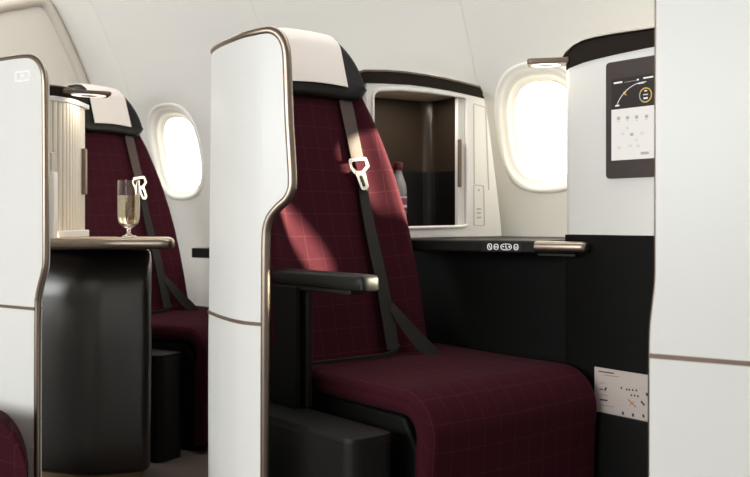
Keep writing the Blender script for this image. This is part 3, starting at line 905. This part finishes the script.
# black band on top of the face, bronze cap strip above it
bt = [(364, 72), (385, 72.3), (405, 73.8), (425, 76.6), (445, 80.3), (465, 85), (479, 88.5)]
bb = [(364, 83), (385, 83.5), (410, 85), (430, 87.5), (450, 91), (466, 94.2), (484, 98.6)]
bm = bmesh.new()
T_ = [cpx(*q) for q in bt]; B_ = [cpx(*q) for q in bb]
poly = B_ + T_[::-1]
prism(bm, [cab(s, -.003, z) for s, z in poly], CBK*.09)
obj('top_band', bm, 'blackfab', cabinet, smooth=False, label='black woven top band')
bm = bmesh.new()
cap_ = [cpx(x, y-1.4) for x, y in bt]+[cpx(482, 93)]
rings = [[cab(s, -.006, z-.003), cab(s, -.006, z+.003), cab(s, .092, z+.003), cab(s, .092, z-.003)] for s, z in cap_]
loft(bm, rings); obj('top_strip', bm, 'bronze', cabinet, smooth=False, label='bronze top strip')
# sliding door edge at the right of the opening, with its bronze pull
bm = bmesh.new()
sA, sB = cpx(460.5, 150)[0], cpx(467, 150)[0]
prism(bm, [cab(sA, .014, zi0+.001), cab(sB, .010, zi0+.001), cab(sB, .032, zi0+.001), cab(sA, .032, zi0+.001)], (0, 0, zt_at(sA)-zi0-.004))
dr_ = obj('sliding_door', bm, 'shell', cabinet, bevel=.003)
bm = bmesh.new(); sC = cpx(461.6, 150)[0]; z0_, z1_ = cpx(459, 187)[1], cpx(459, 139)[1]
box_pts = [cab(sC-.008, .004, z0_), cab(sC+.005, .004, z0_), cab(sC+.005, .014, z0_), cab(sC-.008, .014, z0_)]
prism(bm, box_pts, (0, 0, z1_-z0_)); obj('door_pull', bm, 'bronze', dr_, bevel=.003)
# panel lines and the handset pad on the right-hand strip
bm = bmesh.new()
def oncab(px, py, off): s, z = cpx(px, py); return cab(s, -off, z)
def plate(bm, pxs, off, th, mi=0): prism(bm, [oncab(x, y, off) for x, y in pxs], -CBK*th, mi)
plate(bm, [(473.2, 104), (474, 104), (474.6, 184), (473.8, 184)], 0, .0012); plate(bm, [(485.2, 108), (486, 108), (489.2, 190), (488.2, 190)], 0, .0012)
plate(bm, [(474, 103.4), (485.2, 107), (485.2, 107.8), (474, 104.2)], 0, .0012)
obj('panel_line', bm, 'grey', cabinet, smooth=False)
bm = bmesh.new()
out = rounded([(473.4, 184.5), (484, 185.4), (484.6, 226), (473.6, 225.8)], 2.2); inn = rounded([(474.1, 185.3), (483.3, 186.1), (483.9, 225.3), (474.3, 225.1)], 1.8)
ring_strip(bm, out, inn, oncab, 0, .0012)
for y in (190.2,): plate(bm, [(478, y-1), (479.4, y-1), (479.4, y+1), (478, y+1)], 0, .0014)
for y in (209, 213, 217.5): plate(bm, [(476.8, y-.8), (480.8, y-.8), (480.8, y+.8), (476.8, y+.8)], 0, .0014)
obj('handset_pad', bm, 'grey', cabinet, smooth=False)

cl_ = bpy.data.lights.new('cabinet_fill', 'AREA'); cl_.shape = 'RECTANGLE'; cl_.size = .2; cl_.size_y = .02; cl_.energy = 1.0; cl_.color = (1, .88, .72)  # added light under the interior top, lifts the dark inside
clo = bpy.data.objects.new('cabinet_fill', cl_); COL.objects.link(clo)
clo.location = cab((i0+i1)/2, .05, zt_at((i0+i1)/2)-.008); clo.rotation_euler = (math.radians(0), 0, math.atan2(CF.y, CF.x))
# water bottle inside the cabinet
bpos = P(398.2, 226.3, 3.005); bz = zi0+.0067
bottle = empty('water_bottle', (bpos.x, bpos.y, bz), label='clear water bottle with burgundy cap and purple label in the open cabinet', cat='bottle')
bottle.scale = (1.03, 1.03, 1.04); hb = .205; q_ = [(.024, 0), (.0275, .004), (.0275, .045), (.026, .05), (.0275, .055), (.0275, .120), (.025, .135), (.019, .152), (.0135, .166), (.0125, .175), (.0125, .183)]
bm = bmesh.new(); lathe(bm, q_+[(max(r-.0012, .0004), max(z, .0015)) for r, z in reversed(q_)], (0, 0, 0), 32); obj('bottle_body', bm, 'pet', bottle, local=True, angle=60)
bm = bmesh.new(); lathe(bm, [(.0278, .052), (.0281, .053), (.0281, .094), (.0278, .095)], (0, 0, 0), 32, cap=False); obj('bottle_label', bm, ['label'], bottle, local=True)
bm = bmesh.new(); lathe(bm, [(.0279, .058), (.0284, .0585), (.0284, .066), (.0279, .0665)], (0, 0, 0), 32, cap=False); lathe(bm, [(.0279, .088), (.0284, .0885), (.0284, .093), (.0279, .0935)], (0, 0, 0), 32, cap=False); obj('label_band', bm, 'labelw', bottle, local=True)
bm = bmesh.new()
lathe(bm, [(.0145, .178), (.0152, .179), (.0152, .199), (.0145, .202), (.010, .203)], (0, 0, 0), 30); obj('bottle_cap', bm, 'cap', bottle, local=True)

# ------------------------------------------------------------------ monitor housing of the next suite
QA = Vector((.667, 2.45, 0))*.965; QD = Vector((.616, -.788, 0)).normalized(); QN = Vector((-QD.y, QD.x, 0))    # QN away from the camera
if QN.x < 0: QN = -QN
def qpx(px, py, off=0):
    q = QA-QN*off; k = (px-CX)/F; s = (k*q.y-q.x)/(QD.x-k*QD.y); p_ = q+QD*s
    return (s, EYE+(HY-py)/F*p_.y)
def qp(s, t, z): return QA+QD*s+QN*t+Vector((0, 0, z))
def onq(px, py, off): s, z = qpx(px, py); return qp(s, -off, z)
hous = empty('monitor_housing', qp(0, .04, 0), label='white and black suite end wall carrying the flight map monitor, right of the near window', cat='monitor wall')
sL = qpx(561, 150)[0]; sR = .22
zmid = qpx(610, 235)[1]
def qplan(z, ins=0):      # rounded left end, straight to the right
    pts = [(sR, 0), (sL+.03, 0), (sL+.012, .004), (sL+.003, .014), (sL, .03), (sL+.004, .045), (sR, .045)]
    return [qp(s, t, z) for s, t in pts]
bm = bmesh.new(); loft(bm, [qplan(0), qplan(zmid-.001)]); obj('lower_panel', bm, 'blackmatt', hous, angle=30)
# white upper panel reaching the black band
wt = [(567, 69), (574, 66), (585, 61.8), (600, 57.8), (620, 53.3), (655, 46)]
Wt = [qpx(*q) for q in wt]
slope = (Wt[-1][1]-Wt[-2][1])/(Wt[-1][0]-Wt[-2][0])
def ztop_q(s, tab):
    if s <= tab[0][0]: return tab[0][1]
    for (a, x), (b, y) in zip(tab, tab[1:]):
        if s <= b: return x+(y-x)*(s-a)/(b-a)
    sl = (tab[-1][1]-tab[-2][1])/(tab[-1][0]-tab[-2][0])
    return tab[-1][1]+sl*.5*(s-tab[-1][0])
ss = [sL, sL+.004, sL+.012, sL+.03, sL+.05, sL+.08, sL+.12, sL+.18, sL+.25, sR]
def front_t(s): 
    d_ = s-sL
    return .03*(1-min(1, d_/.03))**2
def panel(bm, zlo, zhi, grow=0):
    rings = []
    for s in ss:
        t = front_t(s)-grow; a, b = zlo(s), zhi(s)
        bt_ = max(t+.002, .045 if s > sL+.003 else .034)
        rings.append([qp(s, t, a), qp(s, t, b), qp(s, bt_, b), qp(s, bt_, a)])
    loft(bm, rings)
bm = bmesh.new(); panel(bm, lambda s: zmid+.001, lambda s: ztop_q(s, Wt)-.001); obj('upper_panel', bm, 'shell', hous, angle=30)
bt2 = [qpx(*q) for q in [(567, 59), (570, 52), (575, 46.8), (583, 42.6), (595, 39.2), (610, 36.3), (630, 33.4), (655, 30.5)]]
bm = bmesh.new(); panel(bm, lambda s: ztop_q(s, Wt), lambda s: max(ztop_q(s, bt2), ztop_q(s, Wt)+.01), .003); obj('top_band', bm, 'blackfab', hous, angle=30, label='black woven top band')
bm = bmesh.new()
tp = [qp(s, front_t(s)+.024, max(ztop_q(s, bt2), ztop_q(s, Wt)+.01)+.004) for s in ss]
tube(bm, tp, .006, 8, up=(0, 0, 1), r2=.032); obj('top_strip', bm, 'metal', hous, label='thin metal top strip')
# monitor
bm = bmesh.new()
s_l, s_r = qpx(607, 120)[0], qpx(607, 120)[0]+.33
def zq(px, py): return qpx(px, py)[1]
zt0, zb0 = zq(609, 63), zq(609, 178.8)
fr = rounded([(s_l, zb0), (s_r, zb0), (s_r, zt0), (s_l, zt0)], .012, 6)
prism(bm, [qp(s, 0, z) for s, z in fr], -QN*.006); mon = obj('monitor', bm, 'frame', hous, bevel=.002, label='dark grey monitor showing a flight map')
d_l = qpx(613, 130)[0]; d_r = s_r-.02
zA0, zA1, zA2 = zq(613, 110.2), zq(613, 80), zq(613, 160.8)
def flat(bm, pts, off, th=.0006, mi=0): prism(bm, [qp(s, -off, z) for s, z in pts], -QN*th, mi)
bm = bmesh.new(); flat(bm, [(d_l, zA0), (d_r, zA0), (d_r, zA1), (d_l, zA1)], .0062); obj('map_display', bm, 'scr_dark', mon, smooth=False)
bm = bmesh.new(); flat(bm, [(d_l, zA2), (d_r, zA2), (d_r, zA0), (d_l, zA0)], .0062); obj('menu_display', bm, 'scr_white', mon, smooth=False)
bm = bmesh.new()
def qline(pts, w_, mi, off=.007):
    q = [qpx(*p) for p in pts]
    for (a, za), (b, zb2) in zip(q, q[1:]):
        d_ = Vector((b-a, zb2-za)).normalized()*w_/2; n_ = Vector((-d_.y, d_.x))
        flat(bm, [(a+n_.x, za+n_.y), (b+n_.x, zb2+n_.y), (b-n_.x, zb2-n_.y), (a-n_.x, za-n_.y)], off, .0004, mi)
GM = ['icon', 'scr_yellow', 'scr_grey', 'scr_pale']
arc = [(v.x, v.y) for v in catmull([Vector(p) for p in [(618.5, 105.5), (621, 100), (625, 94), (630, 89), (636, 85), (642, 82.8), (648, 81.8)]], 3)]
qline(arc, .0016, 0); qline([(625.2, 92), (628, 95.6)], .002, 1); qline([(625.5, 95.2), (627.8, 92)], .0016, 1)
obj('flight_route', bm, GM, mon, smooth=False); bm = bmesh.new()
qline([(615.5, 83.6), (624, 82.2)], .0045, 0); qline([(626, 82.6), (638, 80.6)], .001, 2); qline([(638.5, 80.2), (640.5, 79.6)], .004, 0); qline([(645, 78.4), (655, 76.8)], .004, 0); qline([(640, 84), (646, 83)], .002, 0)
qline([(617, 106.2), (621, 105.6)], .004, 0)
obj('map_lettering', bm, GM, mon, smooth=False); bm = bmesh.new()
n_ = 28; c_s, c_z = qpx(647.2, 95.2)
def circ(r0, r1, mi, a0=0, a1=360):
    k = 24
    for i in range(k):
        a, b = math.radians(a0+(a1-a0)*i/k), math.radians(a0+(a1-a0)*(i+1)/k)
        flat(bm, [(c_s+r0*math.cos(a), c_z+r0*math.sin(a)), (c_s+r0*math.cos(b), c_z+r0*math.sin(b)), (c_s+r1*math.cos(b), c_z+r1*math.sin(b)), (c_s+r1*math.cos(a), c_z+r1*math.sin(a))], .007, .0004, mi)
circ(.0165, .0192, 1, -120, 150); circ(.0165, .0192, 2, 150, 240)
qline([(646, 91.2), (648.8, 90.8)], .003, 0); qline([(645, 95), (649.6, 94.5)], .0022, 0); qline([(645.2, 98.6), (649.4, 98.1)], .0045, 0)
obj('gauge_dial', bm, GM, mon, smooth=False); bm = bmesh.new()
for x in (620.3, 629.2, 638.4, 648.2):
    y = 118.6-(x-620)*.07
    qline([(x-1.5, y), (x+1.5, y-.2)], .008, 2); qline([(x-.9, y+3.2), (x+.9, y+3)], .0015, 2)
obj('menu_icons', bm, GM, mon, smooth=False); bm = bmesh.new()
for x, y, mi in ((629, 128.5, 3), (624.5, 134, 3), (633.5, 134.6, 2), (643.5, 133.5, 3), (638, 140, 3), (621, 148, 3), (632, 146, 3), (640, 146, 3)):
    qline([(x-1.6, y), (x+1.6, y-.1)], .007, mi)
qline([(642.4, 153.4), (650.4, 153)], .007, 2)
obj('menu_lettering', bm, GM, mon, smooth=False)
# reading lamp plate at its left, near the window
def lamp(root, c, d1, d2, L, W, th, parts=True):
    """flat plate reaching along d1 with a glowing ring underneath"""
    bm = bmesh.new()
    pts = rounded([(0, -W/2), (L, -W/2), (L, W/2), (0, W/2)], [.004, .012, .012, .004], 5)
    prism(bm, [c+d1*a+d2*b for a, b in pts], (0, 0, th)); lp_ = obj('reading_lamp', bm, 'bronze', root, bevel=.003)
    bm = bmesh.new(); cc = c+d1*L*.56; n = 28
    o_ = [(L*.36*math.cos(2*math.pi*i/n), W*.42*math.sin(2*math.pi*i/n)) for i in range(n)]; i_ = [(x*.5, y*.5) for x, y in o_]
    ring_strip(bm, o_, i_, lambda a, b, o: cc+d1*a+d2*b-Vector((0, 0, o)), -.001, .0016)
    obj('lamp_ring', bm, 'lampwhite', lp_, label='glowing ring')
    rl = bpy.data.lights.new('reading_light', 'AREA'); rl.shape = 'DISK'; rl.size = W*.7; rl.energy = .2; rl.color = (1, .9, .75)
    ro = bpy.data.objects.new('reading_light', rl); COL.objects.link(ro); ro.location = cc-Vector((0, 0, .006))
    bm = bmesh.new(); prism(bm, [cc+d1*a+d2*b-Vector((0, 0, .002)) for a, b in i_], (0, 0, .002)); obj('lamp_centre', bm, 'lampdark', lp_)
lc = qp(sL+.012, .02, zq(567, 68)+.014)
ld = Vector((-1, .22, 0)).normalized()
lamp(hous, lc, ld, Vector((-ld.y, ld.x, 0)), .115, .07, .015)
# literature pocket with the safety card
pz = zq(610, 418)
bm = bmesh.new()
pk = [(qpx(588, 420)[0], 0), (sR-.02, 0)]
s_a, s_b = qpx(592, 430)[0], sR-.02
zpt = qpx(600, 411)[1]; 
prism(bm, [qp(s_a, -.014, .12), qp(s_b, -.014, .12), qp(s_b, -.006, .12), qp(s_a, -.006, .12)], (0, 0, zpt-.12+.0)); obj('literature_pocket', bm, 'black', hous, bevel=.003)
bm = bmesh.new()
for s in (s_a+.004, s_b-.004): prism(bm, [qp(s-.004, -.013, .12), qp(s+.004, -.013, .12), qp(s+.004, .001, .12), qp(s-.004, .001, .12)], (0, 0, zpt-.125))
prism(bm, [qp(s_a, -.013, .12), qp(s_b, -.013, .12), qp(s_b, .001, .12), qp(s_a, .001, .12)], (0, 0, .008)); obj('pocket_gusset', bm, 'black', hous, smooth=False)
cs0 = qpx(595.5, 390)[0]; ct = qpx(596, 366.5)[1]
card = empty('safety_card', qp(cs0+.12, -.004, zpt-.05), label='white illustrated safety card tucked into the black pocket below the monitor', cat='card')
CB_ = zpt-.05
bm = bmesh.new(); prism(bm, [qp(cs0, -.0035, CB_), qp(cs0+.25, -.0035, CB_), qp(cs0+.25, -.0035, ct), qp(cs0, -.0035, ct)], -QN*.0008); obj('card_sheet', bm, 'card', card, smooth=False)
bm = bmesh.new()
def cmark(px0, py0, px1, py1, w_, mi):
    a, za = qpx(px0, py0, .0045); b, zb2 = qpx(px1, py1, .0045)
    d_ = Vector((b-a, zb2-za)).normalized()*w_/2; n2 = Vector((-d_.y, d_.x))
    prism(bm, [qp(s, -.0042, z) for s, z in ((a+n2.x, za+n2.y), (b+n2.x, zb2+n2.y), (b-n2.x, zb2-n2.y), (a-n2.x, za-n2.y))], -QN*.0004, mi)
cmark(598.5, 371.2, 614, 373.4, .003, 0); cmark(604, 375, 619.5, 377, .002, 1)
for y, x1 in ((381.5, 604), (383.3, 606)): cmark(599, y, x1, y+.7, .0013, 1)
cmark(599.5, 389, 603, 389.4, .003, 0); cmark(604.6, 390.6, 606.4, 387.4, .005, 0)
cmark(599.5, 394.6, 608, 395.6, .0014, 1); cmark(600, 399.5, 607.5, 400.6, .004, 0); cmark(600, 405, 614, 407, .0016, 1); cmark(600, 407.5, 612, 409.2, .0014, 2)
for x in (618, 649): cmark(x, 386+(x-618)*.1, x, 407+(x-618)*.13, .0012, 2)
for y in (386, 396.5): cmark(618, y, 651, y+3.6, .0012, 2)
for x, y in ((621, 388), (626.5, 389.5), (629, 389.8), (632.4, 390), (636, 390.4), (631, 395.2), (634.4, 395.6), (637.6, 396.2)): cmark(x, y-.9, x+.7, y+.9, .005, 0)
cmark(628, 399.2, 636, 407.2, .004, 1); cmark(629.5, 405.5, 634, 401.5, .0025, 1); cmark(641, 401, 644.5, 405.5, .005, 0); cmark(619.6, 400, 625, 401.2, .0016, 2); cmark(619.6, 404, 624, 405, .0016, 2)
for x, y in ((622.6, 413.2), (632.6, 415), (643, 416), (646.5, 394.5)): cmark(x, y-1.6, x+.8, y+1.6, .006, 0)
obj('card_print', bm, ['ink', 'ink2', 'ink3'], card, smooth=False)

# ------------------------------------------------------------------ left: shelf table, pad, slatted cabinet, glass
ZS = EYE-.055
shelf = empty('shelf_table', (-.82, 2.8, 0), label='metal-edged beige shelf carrying the champagne glass and slatted cabinet', cat='shelf')
yF, yB_ = 2.66, 2.99
xe = P(175, 240, yF).x
xb = P(173, 240, yB_).x
pts = rounded([(-1.2, yF), (xe, yF), (xb, yB_), (-1.2, yB_)], [.01, .035, .06, .01], 8)
bm = bmesh.new()
ly = [(.012, -.032), (.004, -.029), (0, -.022), (0, -.010), (.004, -.003), (.010, -.0005)]
cxs, cys = (-1.2+xe)/2, (yF+yB_)/2
rings = [[Vector((x-math.copysign(min(ins, abs(x-cxs)), x-cxs), y-math.copysign(ins, y-cys), ZS+h)) for x, y in pts] for ins, h in ly]
loft(bm, rings); obj('shelf_edge', bm, 'metal', shelf, angle=60, label='brushed metal shelf edge')
bm = bmesh.new()
prism(bm, [Vector((x-math.copysign(.013, x-cxs), y-math.copysign(.013, y-cys), ZS-.002)) for x, y in pts], (0, 0, .002)); obj('shelf_top', bm, 'tableskin', shelf, smooth=False, label='beige shelf top')
# the shelf is carried by the padded pedestal
pad = empty('padded_pedestal', (-.92, 3.0, 0), label='rounded black padded pedestal under the shelf beside the left partition', cat='pedestal')
corner = Vector(((88-CX)/F*2.80, 2.80)); rightp = Vector(((151.5-CX)/F*2.87, 2.87))
lpt = corner+Vector((-.45, .17))
back = rightp+Vector((-.075, .26)); bl = lpt+Vector((.05, .28))
plan_p = [tuple(lpt), tuple(corner), tuple(rightp), tuple(back), tuple(bl)]
rp = rounded(plan_p, [.03, .15, .04, .05, .03], 12)
cc = sum((Vector(q) for q in rp), Vector((0, 0)))/len(rp)
rings = []
ztopP = ZS-.036
PADL = ((.056, .018, 0), (.062, .008, 0), (.075, .003, 0), (.16, .001, 0), (.25, 0, 0), (.45, -.003, 0), (ztopP-.25, -.002, 0), (ztopP-0.1550, 0.000, 0.0019), (ztopP-0.1240, 0.000, 0.0062), (ztopP-0.0992, 0.001, 0.0130), (ztopP-0.0775, 0.002, 0.0217), (ztopP-0.0589, 0.003, 0.0322), (ztopP-0.0422, 0.006, 0.0453), (ztopP-0.0279, 0.010, 0.0595), (ztopP-0.0167, 0.015, 0.0744), (ztopP-0.0087, 0.023, 0.0880), (ztopP-0.0037, 0.033, 0.0980), (ztopP-0.0006, 0.045, 0.1054), (ztopP-0.0000, 0.064, 0.1116))
ymin_ = min(q.y for q in rp)
for z, ins, lean in PADL:
    ring = []
    for q in rp:
        v_ = (cc-Vector(q)); L_ = v_.length; p2 = Vector(q)+v_/L_*min(ins, L_*.9)
        f_ = max(0, min(1, (3.06-p2.y)/(3.06-ymin_))); ring.append(Vector((p2.x, p2.y+lean*f_, z)))
    rings.append(ring)
bm = bmesh.new(); loft(bm, rings); obj('pad', bm, 'padskin', pad, angle=80)
bm = bmesh.new()
rings = []
for z, ins in ((0, .03), (.057, .022)):
    rings.append([Vector((*(Vector(q)+(cc-Vector(q)).normalized()*ins), z)) for q in rp])
loft(bm, rings); obj('kick_plate', bm, 'kick', pad, label='tan metal kick plate')

# slatted cabinet on the shelf
tam = empty('tambour_cabinet', (-1.06, 2.85, ZS), label='cream slatted roll-door cabinet with bronze pull on the left shelf', cat='cabinet')
tpl = catmull([Vector(p) for p in [(-1.16, 2.735, 0), (-1.08, 2.725, 0), (-1.00, 2.735, 0), (-.965, 2.765, 0), (-.948, 2.81, 0), (-.943, 2.86, 0), (-.945, 2.94, 0)]], 10)
zTb, zTt = ZS+.022, EYE+(HY-100.5)/F*2.73
def offset_path(p, o):
    out = []
    for i in range(len(p)):
        t = (p[min(i+1, len(p)-1)]-p[max(0, i-1)]).normalized(); out.append(p[i]+Vector((t.y, -t.x, 0))*o)
    return out
# scalloped slats
L_ = [0]
for a, b in zip(tpl, tpl[1:]): L_.append(L_[-1]+(b-a).length)
def along(t):
    for i in range(len(tpl)-1):
        if t <= L_[i+1]: return tpl[i].lerp(tpl[i+1], (t-L_[i])/(L_[i+1]-L_[i])), (tpl[i+1]-tpl[i]).normalized()
    return tpl[-1], (tpl[-1]-tpl[-2]).normalized()
slat = .0165; nsl = int(L_[-1]/slat)
ring = []
for k in range(nsl):
    for u, o in ((.0, -.0045), (.10, -.0005), (.3, .001), (.7, .001), (.9, -.0005)):
        p_, t_ = along((k+u)*slat); ring.append(p_+Vector((t_.y, -t_.x, 0))*o)
bk = [Vector((-.96, 2.94, 0)), Vector((-1.16, 2.94, 0))]
full = ring+bk
bm = bmesh.new(); loft(bm, [[Vector((p.x, p.y, z)) for p in full] for z in (zTb, zTt)]); obj('tambour_door', bm, 'tambour', tam, angle=25)
def collar(name, z0, z1, o, m, lab=None, bev=.003):
    bm = bmesh.new(); pp = offset_path(tpl, o)+[Vector((-.945+o, 2.96, 0)), Vector((-1.16, 2.96, 0))]
    loft(bm, [[Vector((p.x, p.y, z)) for p in pp] for z in (z0, z1)]); return obj(name, bm, m, tam, bevel=bev, label=lab)
collar('bottom_rail', ZS+.0005, zTb+.001, .006, 'white')
collar('top_rail', zTt, zTt+.016, .006, 'white')
zcap = EYE+(HY-86)/F*2.73
collar('top_band', zTt+.016, zcap, .002, 'blackfab', 'black woven top band')
collar('top_strip', zcap, zcap+.006, .004, 'bronze', 'bronze top strip')
p_, t_ = along(L_[-1]-.04); nrm_ = Vector((t_.y, -t_.x, 0))
bm = bmesh.new(); zp0, zp1 = EYE+(HY-194)/F*2.84, EYE+(HY-147)/F*2.84
prism(bm, [p_-t_*.012, p_+t_*.012, p_+t_*.012+nrm_*.014, p_-t_*.012+nrm_*.014], (0, 0, zp1-zp0), 0)
bmesh.ops.translate(bm, verts=bm.verts, vec=(0, 0, zp0)); obj('door_pull', bm, 'bronze', tam, bevel=.004)
bm = bmesh.new()
x0, x1 = (44-CX)/F*2.70, (54.5-CX)/F*2.70
prism(bm, [Vector((x, y, ZS+.001)) for x, y in rounded([(x0-.03, 2.69), (x1, 2.69), (x1, 2.73), (x0-.03, 2.73)], [.003, .012, .003, .003])], (0, 0, EYE+(HY-172)/F*2.70-ZS)); obj('door_stop', bm, 'white', tam, bevel=.006, bseg=3, label='white rounded block')
bm = bmesh.new()
prism(bm, [Vector((x, y, EYE+(HY-172)/F*2.70)) for x, y in ((x0-.03, 2.70), (x1-.008, 2.70), (x1-.008, 2.73), (x0-.03, 2.73))], (0, 0, .062)); obj('door_catch', bm, 'grey', tam, bevel=.006, bseg=3)
ld2 = Vector((.9, .43, 0)).normalized()
lamp(tam, Vector((-.97, 2.785, zcap-.016)), ld2, Vector((-ld2.y, ld2.x, 0)), .145, .085, .011)

# added spot below the lamp plate, brightens the seat behind
sl = bpy.data.lights.new('far_seat_fill', 'SPOT'); sl.energy = 14; sl.spot_size = math.radians(62); sl.spot_blend = .9; sl.shadow_soft_size = .03; sl.color = (1, .92, .82)
so_ = bpy.data.objects.new('far_seat_fill', sl); COL.objects.link(so_); so_.location = (-.86, 2.845, zcap-.03)
so_.rotation_euler = (Vector((-.86, 2.845, zcap-.03))-Vector((-.92, 3.75, .78))).to_track_quat('Z', 'Y').to_euler()
# champagne glass
gp = P(128.7, 237, 2.80); GZ = ZS+.0005
gl = empty('champagne_glass', (gp.x, gp.y, GZ), label='short-stemmed glass of champagne on the left shelf', cat='glass')
GH = .178
bm = bmesh.new()
outer = [(.0335, .0), (.0335, .0015), (.026, .004), (.012, .008), (.0065, .013), (.0055, .022), (.0075, .029), (.018, .035), (.0285, .043), (.0325, .054), (.0338, .07), (.0340, .10), (.0338, .14), (.0335, GH)]
inner_ = [(.0325, GH), (.0327, .14), (.0328, .10), (.0326, .07), (.0312, .055), (.027, .046), (.017, .039), (.0, .0375)]
lathe(bm, outer+inner_, (0, 0, 0), 40); obj('glass_body', bm, 'glass', gl, local=True, angle=60)
bm = bmesh.new()
lathe(bm, [(.0, .0382), (.0168, .0396), (.0266, .0465), (.0308, .0553), (.0322, .07), (.0324, .10), (.0323, .131), (.0, .131)], (0, 0, 0), 40); obj('champagne', bm, 'wine', gl, local=True, angle=60, label='pale gold champagne')
bm = bmesh.new(); random.seed(7)
for i in range(46):
    a, r_, z_ = random.random()*6.28, .027*math.sqrt(random.random()), .05+.078*random.random()
    bmesh.ops.create_icosphere(bm, subdivisions=1, radius=.0006+.0005*random.random(), matrix=Matrix.Translation((r_*math.cos(a), r_*math.sin(a), z_)))
b_ = obj('bubbles', bm, 'white', gl, local=True); b_['kind'] = 'stuff'

# ------------------------------------------------------------------ low ledge by the window beside the far seat
bm = bmesh.new()
lp0 = P(188.5, 252, 3.72)
q0 = Vector((lp0.x, lp0.y, 0)); dirx = -U
zl0 = P(0, 257.5, 3.72).z; zl1 = P(0, 248, 3.72).z
pp = rounded([(0, 0), (.42, 0), (.42, .20), (0, .20)], [.03, .004, .004, .03], 8)
def wt(qq): return ((W2-qq).dot(NW)+tz(zl1))
pts = []
for a, b in pp:
    qq = q0+dirx*a; pts.append(qq-NW*(b/.20*(-wt(qq)-.0)) if False else qq-NW*b/.20*abs(wt(qq))*.985)
prism(bm, [Vector((p.x, p.y, zl0)) for p in pts], (0, 0, zl1-zl0))
o = obj('window_ledge', bm, 'black', None, bevel=.012, bseg=3); tag(o, 'short black rounded window ledge showing left of the middle partition', 'ledge')
